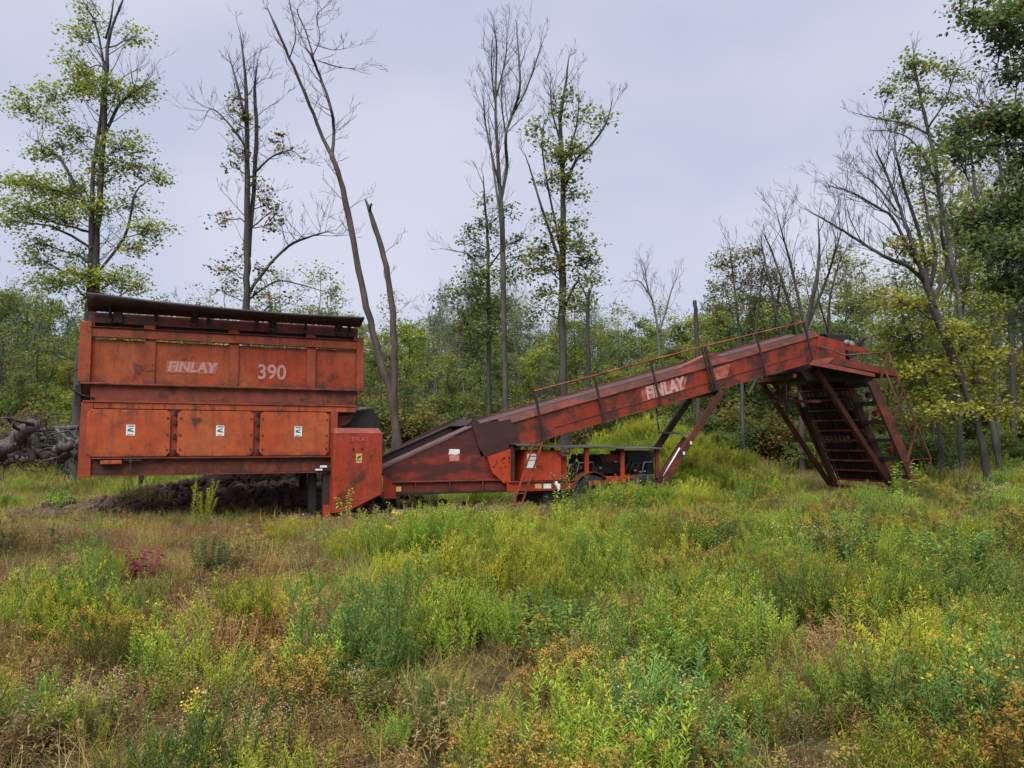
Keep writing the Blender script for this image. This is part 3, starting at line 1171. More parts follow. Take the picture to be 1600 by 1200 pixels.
# lower body
B2('upper_lip', SL + .05, SR - .08, -.05, .04, 2.375, 2.405, M_FRAME)
B2('face_strip', SL + .235, SR - .09, -.03, .03, 2.262, 2.373, M_DOOR)
B2('corner_post', SL + .03, SL + .23, -.035, .10, 1.0, 2.37, M_FRAME)
B2('face_plate', SL + .235, -.02, .0, .03, 1.37, 2.26, M_FRAME)
B2('side_post', -.045, .10, -.04, .05, 1.34, 2.26, M_FRAME)
B2('door_ledge', SL + .235, -.03, -.10, .03, 1.325, 1.352, M_DARKRED)
B2('bottom_beam', SL + .235, .0, .01, .06, 1.035, 1.322, M_BAND)
B2('bottom_flange', SL + .235, .3, -.06, .12, 1.01, 1.033, M_DARKRED)
B2('belt_floor', SL + .1, .35, .125, HD - .16, 1.04, 1.07, M_BLACK)
doors = [(135, 266), (277, 396), (406, 514)]
for i, (a1, b1) in enumerate(doors):
    s0, s1 = U(a1, 678, -.05)[0], U(b1, 678, -.05)[0]
    z0, z1 = 1.368, 2.245
    c_ = .07
    pts = [(s0 + c_, z0), (s1 - c_, z0), (s1, z0 + c_), (s1, z1 - c_), (s1 - c_, z1), (s0 + c_, z1), (s0, z1 - c_), (s0, z0 + c_)]
    mb = MB().prism(pts, -.062, -.036)
    d = part('access_door', mb, M_DOOR, bevel=.008)
    # sticker: white card with a printed blue pictogram and lines
    px, py = ((204, 672), (344, 673), (466, 674))[i]
    cs, _, cz = U(px, py, -.065)
    st = part('warning_sticker', MB().box((cs - .075, -.066, cz - .1), (cs + .075, -.0635, cz + .1)), M_WHITE, d)
    pr = MB()
    pr.prism([(cs - .05, cz - .02), (cs + .05, cz - .035), (cs + .055, cz - .02), (cs - .02, cz + .01), (cs + .05, cz + .03), (cs + .03, cz + .045), (cs - .05, cz + .02)], -.069, -.0672)
    pr.box((cs - .055, -.069, cz + .065), (cs + .055, -.0672, cz + .085))
    pr.box((cs - .055, -.069, cz - .085), (cs + .04, -.0672, cz - .075))
    part('sticker_print', pr, M_BLUE, d)
    for zz in (1.5, 1.78, 2.1):
        part('bolt', MB().disc((s1 - .05, 0, zz), .018, -.078, -.063, 8), M_DKST, d)
        if i:
            part('bolt', MB().disc((s0 + .05, 0, zz), .018, -.078, -.063, 8), M_DKST, d)
for px in (271.5, 401):
    s0 = U(px, 678, 0)[0]
    for zz in (1.45, 1.75, 2.02, 2.2):
        hg = part('door_hinge', MB().box((s0 - .02, -.035, zz - .035), (s0 + .06, -.003, zz + .035)), M_DARKRED)
        part('hinge_pin', MB().tube([(s0 + .02, -.05, zz - .05), (s0 + .02, -.05, zz + .05)], .018, 6), M_DKST, hg)
s0, _, z0 = U(157, 722, -.03)
s1 = U(191, 722, -.03)[0]
part('step_bracket', MB().box((s0, -.12, z0 - .04), (s1, .008, z0 + .03)), M_DOOR, bevel=.006)
s0, _, z0 = U(204, 720, -.08)
part('crank_lever', MB().bar((s0 - .12, -.09, z0 + .01), (s0 + .18, -.09, z0 + .01), .025, .02).bar((s0, -.09, z0 + .03), (s0, -.09, z0 - .2), .02, .02).disc((s0, 0, z0), .035, -.12, -.06, 10), M_DKST)
s0 = U(221, 744, 0)[0]
part('hanging_bracket', MB().box((s0 - .05, -.05, .93), (s0 + .05, .05, 1.008)).box((s0 - .03, -.03, .86), (s0 + .03, .03, .928)), M_BLACK)
# cables at the left corner
part('cable', MB().tube([(SL - .03, -.02, 3.0), (SL - .2, .0, 2.9), (SL - .16, .0, 2.62), (SL + .05, -.04, 2.5), (SL + .25, -.05, 2.44)], .018, 5), M_BLACK, smooth=True)
# discharge end of the hopper
part('discharge_plate', MB().box((.10, .3, 1.9), (.95, .33, 2.36)), M_BLACK)
part('chute_cheek', MB().prism([P(527, 650, .2), P(553, 649, .2), P(549, 657, .2), P(540, 664, .2), P(527, 668, .2)], .16, .2), M_DARKRED)
part('chute_back', MB().prism([P(553, 651, .6), P(590, 645, .6), P(602, 700, .6), P(598, 712, .6), P(556, 712, .6)], .6, .64), M_DKST)
part('chute_back', MB().prism([P(553, 655, 1.7), P(588, 651, 1.7), P(601, 700, 1.7), P(556, 700, 1.7)], 1.7, 1.74), M_DKST)
part('chute_roller', MB().tube([(.62, .5, 2.28), (.62, 1.7, 2.28)], .08, 10).tube([(.35, .2, 2.3), (.75, .2, 2.36)], .035, 6), M_GREY, smooth=True)
# the motor hood in front of the discharge end
hv = -.35
p = [P(522, 677, hv), P(598, 678, hv), P(595, 771, hv), P(545, 797, hv), P(517, 800, hv)]
hood = part('motor_hood', MB().prism([(p[0][0], 1.82), (p[1][0], 1.82), (p[2][0] + .02, .56), (p[3][0], .24), (p[4][0] + .03, .2)], hv, .12), M_HOOD, bevel=.012, label='deep red hood over the hopper drive')
mb = MB()
a0, a1_ = p[0][0], p[1][0]
mb.v += [(a0, hv, 1.822), (a1_, hv, 1.822), (a1_, .12, 1.822), (a0, .12, 1.822), (a0 + .03, hv + .16, 1.93), (a1_ - .06, hv + .16, 1.93), (a1_ - .06, .10, 1.93), (a0 + .03, .10, 1.93)]
mb.f += [(3, 2, 1, 0), (4, 5, 6, 7), (0, 1, 5, 4), (1, 2, 6, 5), (2, 3, 7, 6), (3, 0, 4, 7)]
part('hood_top', mb, M_LIP, hood)


def text_mesh(name, body, size, mat, parent, sx=1.0, shear=0.0, bold=.02, extrude=.0015):
    """flat lettering in the (along, up) plane facing the road side"""
    cu = bpy.data.curves.new(name, 'FONT')
    cu.body = body
    cu.size = size
    cu.offset = bold
    cu.extrude = extrude
    cu.align_x = 'CENTER'
    cu.align_y = 'CENTER'
    cu.shear = shear
    tmp = bpy.data.objects.new('tmp', cu)
    COL.objects.link(tmp)
    dg = bpy.context.evaluated_depsgraph_get()
    dg.update()
    me = bpy.data.meshes.new_from_object(tmp.evaluated_get(dg))
    me.name = name
    bpy.data.objects.remove(tmp)
    me.materials.clear()
    me.materials.append(mat)
    o = link(name, me, parent)
    o.scale = (sx, 1, 1)
    return o


def put_text(o, s_, v_, z_, tilt=0.0):
    o.location = (s_, v_, z_)
    o.rotation_euler = (math.pi / 2, -tilt, 0)


# lettering on the hopper: ghost patch and worn capitals
q = U(300, 566, .03)
g = part('letter_ghost', MB().prism([(q[0] - .45, 2.97 + .0), (q[0] + .43, 2.97), (q[0] + .49, 3.2), (q[0] - .45, 3.2)], .029, .033), M_LETBG, pan[1][2])
o = text_mesh('lettering', 'FINLAY', .265, M_LET, pan[1][2], 1.0, .15, .011)
put_text(o, q[0], .026, 3.085)
q = U(425, 574, .03)
o = text_mesh('lettering', '390', .41, M_LET, pan[2][2], .92, 0, .008)
put_text(o, q[0], .030, 3.04)
q = U(561, 686, hv - .01)
o = text_mesh('lettering', 'FINLAY', .14, M_LET3, hood, .95, 0, .002)
put_text(o, q[0], hv - .004, q[2])
q = U(561, 716, hv)
part('yellow_sticker', MB().box((q[0] - .06, hv - .004, q[2] - .095), (q[0] + .06, hv - .001, q[2] + .095)), M_YEL, hood)
pr = MB().prism([(q[0] - .03, q[2] - .02), (q[0] + .04, q[2] + .03), (q[0] + .03, q[2] + .06), (q[0] - .04, q[2] + .02)], hv - .007, hv - .005)
pr.box((q[0] - .045, hv - .007, q[2] - .05), (q[0] + .03, hv - .005, q[2] - .035))
part('sticker_print', pr, M_BLACK, hood)
for px in (552, 566):
    q = U(px, 702, hv)
    part('vent_hole', MB().disc((q[0], 0, q[2]), .028, hv - .006, hv - .001, 10), M_BLACK, hood)
# legs under the hopper end
for i, (s0, v_, w_) in enumerate(((-.42, .25, .16), (-.18, -.02, .17), (-.35, 1.95, .16), (.3, 1.95, .16))):
    B2('hopper_leg', s0, s0 + w_, v_, v_ + .14, -.1, 1.0, M_BLACK if i != 1 else M_DKST)
B2('leg_foot', -.17, -.02, -.04, .11, .0, .35, M_HOOD)
q = U(503, 728, -.07)
part('reflector_plate', MB().box((q[0] - .12, -.12, q[2] - .1), (q[0] + .22, -.065, q[2] - .02)), M_BLACK)
part('white_tag', MB().box((q[0] - .05, -.13, q[2] - .03), (q[0] + .09, -.125, q[2] + .01)).box((q[0] - .14, -.13, q[2] - .09), (q[0] + .0, -.125, q[2] - .055)), M_WHITE)

# ---- trough
TV = .45
tr_pts = [P(599, 733, TV), P(739, 669, TV), P(752, 714, TV), P(790, 700, TV), P(792, 757, TV), P(612, 755, TV), P(599, 745, TV)]
tr = part('trough_side', MB().prism(tr_pts, TV, TV + .05), M_TROUGH, label='trough side eaten by brown rust')
part('trough_side', MB().prism([P(599, 725, 2.0), P(739, 662, 2.0), P(768, 735, 2.0), P(600, 740, 2.0)], 1.75, 1.8), M_TROUGH)
A_, B_ = P(599, 731, TV), P(737, 668, TV)
mb = MB()
mb.v += [(A_[0] - .1, TV - .03, A_[1] - .04), (B_[0], TV - .03, B_[1]), (B_[0] - .02, TV + .22, B_[1] + .03), (A_[0] - .1, TV + .22, A_[1] - .01)]
mb.v += [(p_[0], p_[1], p_[2] + .03) for p_ in mb.v[:4]]
mb.f += [(3, 2, 1, 0), (4, 5, 6, 7), (0, 1, 5, 4), (1, 2, 6, 5), (2, 3, 7, 6), (3, 0, 4, 7)]
part('trough_rim', mb, M_RIM)
A2, B2_ = P(599, 711, 1.75), P(728, 653, 1.75)
part('trough_back_plate', MB().prism([(A2[0] - .4, A2[1] - .45), (B2_[0], B2_[1] - .4), (B2_[0] + .04, B2_[1] - .02), (B2_[0] - .3, B2_[1]), (A2[0] - .4, A2[1] - .17)], 1.72, 1.77), M_DKST)
part('trough_rim', MB().bar((A2[0] - .4, 1.74, A2[1] - .16), (B2_[0], 1.74, B2_[1]), .14, .04), M_RIM)
part('trough_end_plate', MB().prism([P(730, 655, .9), P(741, 660, .9), P(739, 672, .9), P(722, 665, .9)], .55, 1.7), M_DKST)
part('trough_belt', MB().bar((A_[0] - .4, 1.1, A_[1] - .32), (B_[0], 1.1, B_[1] - .2), 1.1, .03), M_BELT)
part('joint_plate', MB().prism([P(739, 671, TV - .02), P(742, 665, TV - .02), P(797, 655, TV - .02), P(812, 690, TV - .02), P(809, 698, TV - .02), P(758, 714, TV - .02), P(748, 700, TV - .02)], TV - .05, TV - .002), M_JOINT, label='plate brown with rust where trough meets conveyor')
fl = part('orange_flap', MB().prism([P(761, 714, .38), P(805, 699, .38), P(797, 757, .38), P(786, 755, .38), P(768, 738, .38)], .34, .38), M_BRIGHT, label='bright orange plate pitted with dark spots')
for k in range(26):
    px, py = R.uniform(768, 797), R.uniform(712, 748)
    if py > 702 + (805 - px) * .6:
        q = U(px, py, .34)
        part('pit_mark', MB().disc((q[0], 0, q[2]), R.uniform(.008, .024), .335, .3395, 7), M_DKST, fl)
q = U(701, 702, TV)
q2 = U(718, 720, TV)
part('white_sticker', MB().prism([(q[0], q[2] - .12), (q[0] + .08, q[2] - .11), (q[0] + .16, q[2] - .13), (q2[0], q[2] - .1), (q2[0], q[2]), (q[0] + .02, q[2] + .005)], TV - .005, TV - .001), M_WHITE, tr)
part('pink_sticker', MB().box((q[0] + .02, TV - .005, q2[2] + .0), (q2[0] - .01, TV - .001, q[2] - .135)), M_PINK, tr)
sk_a, sk_b = P(612, 753, TV), P(804, 771, TV)
B2('trough_flange', sk_a[0], 4.3, .36, .6, .745, .775, M_DARKRED)
B2('trough_beam', sk_a[0] + .05, 4.3, .42, .5, .52, .74, M_DARKRED)
B2('trough_foot_flange', sk_a[0] + .1, 4.2, .36, .6, .485, .517, M_BLACK)
for k in range(3):
    B2('web_stiffener', 1.9 + k * .8, 1.93 + k * .8, .37, .418, .52, .743, M_DARKRED)
part('trough_heel', MB().prism([P(599, 742, TV - .04), P(616, 755, TV - .04), P(625, 765, TV - .04), P(625, 779, TV - .04), P(600, 779, TV - .04)], TV - .04, TV - .005), M_HOOD)
q = U(624, 764, .33)
part('amber_reflector', MB().box((q[0] - .06, .36, q[2] - .06), (q[0] + .05, .375, q[2] + .05)), M_YEL)
part('reflector_post', MB().box((q[0] - .03, .38, .0), (q[0] + .03, .405, q[2] - .02)), M_DKST)

# ---- main conveyor
SLP = math.atan(.268)
dS = Vector((math.cos(SLP), 0, math.sin(SLP)))
dN = Vector((-math.sin(SLP), 0, math.cos(SLP)))


def lipz(s_):
    return 2.29 + (s_ - 5.02) * .268


s_start, s_end = 4.2, 14.05
side = MB().prism([(s_start + .05, lipz(s_start + .05) - .6), (9.0, lipz(9.0) - .63), (13.8, 3.93), (13.8 + .25, 3.93 + .05), (s_end, lipz(s_end)), (s_start - .05, lipz(s_start - .05))], TV, TV + .04)
beam = part('conveyor_side', side, M_BEAM, label='long red side plate of the sloping conveyor')
part('conveyor_side', MB().prism([(4.2, lipz(4.2) - .6), (9.0, lipz(9.0) - .63), (13.8, 3.93), (14.05, 3.98), (14.05, lipz(14.05) + .0), (4.1, lipz(4.1))], 1.62, 1.66), M_BEAM)
for (off, nm, mt, w, h) in ((0, 'beam_lip', M_LIP, .05, .02), ):
    a1, b1 = Vector((4.15, TV - .012, lipz(4.15) + .01)), Vector((14.0, TV - .012, lipz(14.0) + .01))
    part(nm, MB().bar(a1, b1, w, h), mt)
part('lower_flange', MB().bar((4.3, TV - .03, lipz(4.3) - .60), (13.75, TV - .03, 3.935), .08, .025), M_DARKRED)
part('patch_seam', MB().bar((5.4, TV - .006, lipz(5.4) - .40), (13.4, TV - .006, lipz(13.4) - .42), .01, .02), M_DARKRED)
# skirt leaning in from the lip, then the belt
mb = MB()
zs = .23
mb.v += [(4.0, TV, lipz(4.0) + .022), (14.0, TV, lipz(14.0) + .022), (14.0 - .04, TV + .10, lipz(14.0) + .16), (4.0 - .04, TV + .10, lipz(4.0) + .16),
         (4.0, TV + .03, lipz(4.0) + .012), (14.0, TV + .03, lipz(14.0) + .012), (13.96, TV + .13, lipz(14.0) + .15), (3.96, TV + .13, lipz(4.0) + .15)]
mb.f += [(0, 1, 2, 3), (7, 6, 5, 4), (0, 4, 5, 1), (3, 2, 6, 7), (0, 3, 7, 4), (1, 5, 6, 2)]
part('belt_skirt', mb, M_SKIRT)
bz = .17
mb = MB()
nb = 34
rows = []
for i in range(nb + 1):
    s_ = 3.4 + (13.9 - 3.4) * i / nb
    zc = lipz(s_) + bz
    for (vv, dz) in ((.555, .0), (.8, -.03), (1.1, -.04), (1.4, -.01), (1.64, .02)):
        mb.v.append((s_, vv, zc + dz + R.uniform(-.006, .006)))
for i in range(nb):
    for j in range(4):
        a1 = i * 5 + j
        mb.f.append((a1, a1 + 1, a1 + 6, a1 + 5))
o = part('conveyor_belt', mb, M_BELT, smooth=True)
sm = o.modifiers.new('thickness', 'SOLIDIFY')
sm.thickness = .015
part('belt_edge_strip', MB().bar((3.4, .60, lipz(3.4) + bz + .012), (13.9, .60, lipz(13.9) + bz + .012), .09, .014), M_RIM)
part('belt_edge_strip', MB().bar((3.4, .72, lipz(3.4) + bz + .004), (13.9, .72, lipz(13.9) + bz + .004), .025, .02), M_DKST)
part('belt_edge_strip', MB().bar((3.4, 1.645, lipz(3.4) + bz + .045), (13.9, 1.645, lipz(13.9) + bz + .045), .04, .05), M_DARKRED)
part('torn_belt_piece', MB().prism([(9.2, lipz(9.2) + bz + .01), (10.6, lipz(10.6) + bz + .02), (10.35, lipz(10.35) + bz + .15), (10.1, lipz(10.1) + bz + .16)], .6, .9), M_LIP)
for k in range(8):
    s_ = 4.8 + k * 1.15
    part('return_roller', MB().tube([(s_, TV + .06, lipz(s_) - .56), (s_, 1.6, lipz(s_) - .56)], .06, 8), M_BLACK, smooth=True)
# lettering on the beam
TV2 = TV - .004
for (a1, b1, top, bot) in ((1004, 1074, 586, 626), (1117, 1141, 569, 596)):
    s0, s1 = U(a1, 610, TV)[0], U(b1, 590, TV)[0]
    part('letter_ghost', MB().prism([(s0, lipz(s0) - .40), (s1 - .1, lipz(s1 - .1) - .42), (s1, lipz(s1) - .07), (s0 - .05, lipz(s0) - .09)], TV - .005, TV - .001), M_LETBG2, beam)
q = (U(1005, 610, TV)[0] + U(1072, 602, TV)[0]) / 2
o = text_mesh('lettering', 'FINLAY', .47, M_LET2, beam, .80, .1, .018)
put_text(o, q, TV - .008, lipz(q) - .25, SLP)
q = U(1129, 583, TV)[0]
o = text_mesh('lettering', 'III', .36, M_LETBG, beam, .9, .2, .015)
put_text(o, q, TV - .008, lipz(q) - .24, SLP)
# posts and handrail
pv = .35
tops = []
for i, (tx, ty, bx, by) in enumerate([(835, 611, 851, 688), (928, 587, 945, 660), (1016, 563, 1033, 633), (1101, 541, 1120, 608), (1181, 521, 1197, 587), (1256, 503, 1271, 565)]):
    t_, b_ = U(tx, ty, pv), U(bx, by, pv)
    tops.append(t_)
    w = .085 if i == 3 else .055
    mb = MB().bar(b_, t_, .03, w)
    if i == 3:
        mb.bar((b_[0] - .13, pv, b_[2]), (t_[0] - .1, pv, t_[2] - .02), .03, .045)
        mb.box((b_[0] - .2, pv + .02, b_[2] - .06), (b_[0] + .1, pv + .1, b_[2] + .12))
    part('rail_post', mb, M_DKST)
    part('post_foot', MB().box((b_[0] - .05, pv - .02, b_[2] - .03), (b_[0] + .05, pv + .09, b_[2] + .02)), M_DKST)
for i in range(5):
    part('handrail', MB().tube([tops[i], tops[i + 1]], .022, 7), M_RAIL, smooth=True)
e1 = (tops[5][0] + .3, 1.3, tops[5][2] - .10)
part('handrail', MB().tube([tops[5], (tops[5][0] + .25, 1.0, tops[5][2] - .03), (tops[5][0] + 1.1, 1.7, tops[5][2] - .5)], .018, 6), M_RAIL, smooth=True)

# ---- head of the conveyor
part('head_plate', MB().prism([(13.8, 3.93), P(1320, 568, TV), P(1320, 547, TV), P(1359, 552, TV), P(1352, 545, TV), P(1283, 525, TV), (13.95, lipz(13.95))], TV - .03, TV - .001), M_BEAM)
part('head_plate', MB().prism([(13.8, 3.93), P(1320, 568, TV), P(1320, 547, TV), P(1359, 552, TV), P(1352, 545, TV), P(1283, 525, TV), (13.95, lipz(13.95))], 1.62, 1.66), M_BEAM)
part('head_drum', MB().tube([(15.15, TV + .05, 4.25), (15.15, 1.6, 4.25)], .2, 16), M_BLACK, smooth=True)
part('drum_hub', MB().disc((15.15, 0, 4.2), .12, TV - .1, TV - .035, 12), M_BLACK)
part('head_cover', MB().prism([P(1284, 522, .7), P(1318, 523, .7), P(1327, 533, .7), P(1328, 545, .7), P(1300, 540, .7)], .6, 1.5), M_BLACK, bevel=.02)
part('drive_motor', MB().tube([(15.35, .5, 4.5), (15.35, .95, 4.5)], .14, 12).tube([(15.1, .42, 4.55), (15.1, .5, 4.55)], .1, 10), M_GREY, smooth=True)
part('torn_rubber_flap', MB().prism([P(1334, 545, 1.0), P(1336, 536, 1.0), P(1344, 530, 1.0), P(1353, 527, 1.0), P(1346, 534, 1.0), P(1341, 547, 1.0)], .9, .95), M_BLACK)
part('torn_rubber_flap', MB().prism([P(1329, 548, .4), P(1333, 552, .4), P(1332, 565, .4), P(1318, 567, .4), P(1316, 550, .4)], .5, .6), M_BLACK)
# ---- screen box platform, slanting down and away
platf = [P(1260, 571, TV), P(1367, 592, TV), P(1365, 583, TV), P(1271, 562, TV)]
part('screen_platform', MB().prism(platf, -.35, .42), M_DARKRED)
part('platform_edge', MB().prism([P(1271, 563, -.36), P(1366, 584, -.36), P(1366, 589, -.36), P(1266, 570, -.36)], -.38, -.352), M_LIP)
part('screen_box', MB().prism([P(1232, 583, 1.0), P(1262, 570, 1.0), P(1345, 590, 1.0), P(1350, 600, 1.0), P(1240, 596, 1.0)], .5, 2.1), M_BLACK)
part('chute_flap', MB().prism([P(1317, 570, .3), P(1346, 568, .3), P(1356, 578, .3), P(1350, 583, .3)], .2, .5), M_BRIGHT)
part('chute_flap', MB().prism([P(1325, 563, .6), P(1338, 561, .6), P(1352, 572, .6), P(1352, 580, .6)], .6, .9), M_LIP)
part('cross_tube', MB().bar((13.1, .5, 3.52), (13.35, 2.15, 3.5), .1, .12, (1, 0, 0)), M_DARKRED)
bb = [U(1201, 588, 1.9), U(1272, 582, .8)]
part('top_crossbar', MB().bar(bb[0], bb[1], .08, .1), M_DARKRED)
# legs of the screen
C0, C1 = U(1276, 579, TV), U(1396, 765, TV)
part('screen_leg', MB().bar(C0, C1, .13, .15), M_LEG)
A0, A1 = U(1188, 595, 2.15), U(1297, 757, 2.15)
part('screen_leg', MB().bar(A0, A1, .10, .13), M_LEG)
b0, b1 = U(1204, 595, 1.9), U(1303, 755, 1.9)
part('screen_leg', MB().bar(U(1242, 620, 1.9), b1, .10, .12), M_DARKRED)
part('leg_strut', MB().bar(U(1203, 592, 1.9), U(1226, 622, 1.9), .08, .1), M_DARKRED)
part('leg_crossbar', MB().bar(U(1209, 627, 2.1), U(1282, 627, .5), .09, .09), M_LEG)
part('diagonal_brace', MB().bar(U(1260, 595, 1.3), U(1276, 618, 1.3), .05, .09), M_LEG)
part('diagonal_brace', MB().bar(U(1256, 636, 1.7), U(1306, 755, 1.7), .06, .12), M_DKST)
part('hydraulic_rod', MB().tube([U(1258, 640, 1.75), U(1289, 717, 1.75)], .018, 6), M_WHITE, smooth=True)
part('hydraulic_rod', MB().tube([U(1294, 733, 1.75), U(1303, 752, 1.75)], .018, 6), M_YEL, smooth=True)
for pts in ([(1163, 600), (1164, 612), (1175, 628), (1190, 633), (1205, 628), (1216, 610)], [(1222, 600), (1228, 640), (1236, 648), (1252, 648)], [(1232, 596), (1231, 635), (1240, 652)]):
    part('hose', MB().tube([U(x, y, 1.2) for x, y in pts], .022, 6), M_BLACK, smooth=True)
# mesh screen deck hanging between the legs, in the sloping plane
D0, D1 = Vector(U(1361, 595, -.3)), Vector(U(1431, 757, -.3))
E0, E1 = Vector((D0.x, .42, D0.z)), Vector((D1.x, .42, D1.z))
dd = (D1 - D0)
part('stair_stringer', MB().bar(D0, D1 + dd.normalized() * .15, .08, .32), M_LEG)
part('stair_stringer', MB().bar(U(1324, 595, TV + .1), U(1394, 762, TV + .1), .06, .22), M_LEG)
E0, E1 = Vector(U(1324, 595, TV + .1)), Vector(U(1394, 762, TV + .1))
for k in range(6):
    t_ = .02 + k * .173
    pd = D0.lerp(D1, t_)
    pe = E0.lerp(E1, t_)
    z_ = (pd.z + pe.z) / 2
    s_ = (pd.x + pe.x) / 2
    part('stair_tread', MB().box((s_ - .12, -.26, z_ - .12), (s_ + .22, TV + .07, z_ - .01)), M_BLACK)
    if k < 5:
        v_a = R.uniform(-.1, .1)
        part('riser_plate', MB().prism([(s_ + .2, z_ - .40), (s_ + .30, z_ - .42), (s_ + .28, z_ - .26), (s_ + .22, z_ - .3)], v_a, v_a + .14), M_HOOD if k % 2 else M_LEG)
    part('tread_bracket', MB().bar((s_ - .05, -.25, z_ - .2), (s_ + .1, -.25, z_ - .055), .03, .03), M_DARKRED)
V0, V1 = .62, 2.5
G0 = Vector((E0.x - .12, 0, E0.z + .1))
G1 = Vector((E1.x - .12, 0, E1.z + .18))
gd = (G1 - G0)
for k in range(11):
    t_ = k / 10
    q = G0 + gd * t_
    part('screen_crossbar', MB().bar((q.x, V0, q.z), (q.x, V1, q.z), .06, .10, (0, 0, 1)), M_DARKRED if k % 3 else M_LEG)
for k in range(12):
    v_ = V0 + (V1 - V0) * k / 11
    part('screen_rib', MB().bar((G0.x + .03, v_, G0.z), (G1.x + .03, v_, G1.z), .03, .03), M_DARKRED if k % 3 == 0 else M_DKST)
wire = MB()
gdn = gd.normalized()
gl = gd.length
for k in range(70):
    q = G0 + gdn * (gl * (k + .5) / 70)
    wire.bar((q.x + .055, V0, q.z), (q.x + .055, V1, q.z), .012, .012)
for k in range(56):
    v_ = V0 + (V1 - V0) * (k + .5) / 56
    wire.bar((G0.x + .07, v_, G0.z), (G1.x + .07, v_, G1.z), .012, .012)
w = part('wire_mesh', wire, M_TAN)
w['kind'] = 'stuff'
back = MB()
for (t0, t1, v0_, v1_) in ((.0, .12, V0, V1), (.16, .3, .95, V1), (.3, .55, .8, V1), (.55, .7, .62, 1.4), (.62, .8, 1.0, V1), (.8, 1.0, V0, V1), (.42, .5, V0, V1)):
    q0, q1 = G0 + gd * t0, G0 + gd * t1
    n_ = len(back.v)
    for q in (q0, q1):
        for v_ in (v0_, v1_):
            back.v.append((q.x + .11, v_, q.z))
    back.f.append((n_, n_ + 1, n_ + 3, n_ + 2))
o = part('screen_backing', back, M_BLACK)
o.modifiers.new('thickness', 'SOLIDIFY').thickness = .012
part('foot_beam', MB().bar(U(1300, 758, 2.1), U(1394, 768, -.1), .12, .1, (1, 0, 0)), M_LEG)
part('foot_beam', MB().bar(U(1378, 762, .3), U(1442, 768, -.4), .12, .1, (1, 0, 0)), M_LEG)
# handrails of the stair
hv2 = -.45
H = lambda x, y, v=hv2: U(x, y, v)
part('stair_handrail', MB().tube([H(1281, 541, .38), H(1300, 547, .3), H(1320, 555, .0), H(1350, 553), H(1388, 550)], .022, 7), M_RAILDK, smooth=True)
part('stair_handrail', MB().tube([H(1388, 550), H(1420, 634), H(1455, 717), H(1447, 760)], .022, 7), M_RAILDK, smooth=True)
part('stair_handrail', MB().tube([H(1383, 579), H(1418, 664), H(1449, 742)], .02, 6), M_RAILDK, smooth=True)
part('stair_handrail', MB().tube([H(1423, 745), H(1421, 727), H(1427, 718), H(1455, 717)], .015, 6).tube([H(1425, 743), H(1450, 744)], .015, 6), M_RAILDK, smooth=True)
for (a1, b1) in (((1388, 550), (1374, 602)), ((1411, 608), (1396, 662)), ((1433, 664), (1417, 722))):
    part('rail_stanchion', MB().bar(H(*a1), H(*b1), .02, .07), M_RAILDK)
part('rail_stanchion', MB().bar(H(1455, 717), H(1446, 762), .02, .05), M_RAILDK)

# ---- support frame under the middle of the conveyor
part('conveyor_leg', MB().bar(U(1127, 611, .42), U(1034, 757, .42), .10, .17), M_LEG)
part('conveyor_leg', MB().bar(U(1078, 622, 1.7), U(1018, 712, 1.7), .10, .17), M_JOINT)
part('conveyor_leg', MB().bar(U(1070, 684, 1.5), U(1022, 757, 1.5), .08, .1), M_DARKRED)
part('leg_shelf', MB().bar(U(1033, 676, 1.75), U(1082, 678, .42), .22, .05, (1, 0, 0)), M_GREY)
part('leg_tube', MB().bar(U(1069, 690, .75), U(1032, 746, .75), .07, .1), M_DARKRED)
part('hydraulic_rod', MB().tube([U(1062, 700, .36), U(1036, 744, .36)], .02, 6), M_WHITE, smooth=True)
for px, py in ((1080, 692), (1069, 708)):
    q = U(px, py, .32)
    part('white_tag', MB().box((q[0] - .03, .325, q[2] - .04), (q[0] + .03, .33, q[2] + .04)), M_WHITE)
part('saddle_plate', MB().prism([P(1084, 618, .46), P(1104, 618, .46), P(1134, 603, .46), P(1128, 611, .46), P(1112, 620, .46)], .48, 1.6), M_BLACK)
part('cable', MB().tube([U(1026, 638, .5), U(1027, 655, .5), U(1030, 672, .5)], .018, 5), M_BLACK, smooth=True)

# ---- power unit on the chassis
CVv = .15
cs0, cs1 = 4.05, 8.15
B2('chassis_beam', cs0, 5.9, CVv, CVv + .1, .50, .70, M_HOOD)
B2('chassis_beam', 5.902, cs1, CVv, CVv + .1, .54, .70, M_DARKRED)
B2('chassis_beam', cs0, cs1, 1.9, 2.0, .50, .70, M_HOOD)
B2('deck_plate', cs0, cs1, CVv - .03, 2.02, .702, .73, M_DARKRED)
B2('deck_plate', 6.4, 7.6, CVv - .08, CVv + .3, .735, .80, M_HOOD)
for (x0, x1, mt) in ((836, 846, M_YEL), (849, 861, M_WHITE)):
    q0, q1 = U(x0, 756, CVv), U(x1, 763, CVv)
    part('small_sticker', MB().box((q0[0], CVv - .005, q1[2]), (q1[0], CVv - .001, q0[2])), mt)
q = U(873, 760, .05)
mb = MB().prism([(q[0] + .06 * math.cos(t_ + .4) * (1 + .4 * math.sin(3 * t_)), q[2] + .10 * math.sin(t_) * (1 + .4 * math.cos(3 * t_))) for t_ in [k * .628 for k in range(10)]], .06, .14)
part('white_rag', mb, M_WHITE, bevel=.02)
mb = MB()
c0, c1 = U(806, 699, .0), U(1034, 707, .0)
n_ = 16
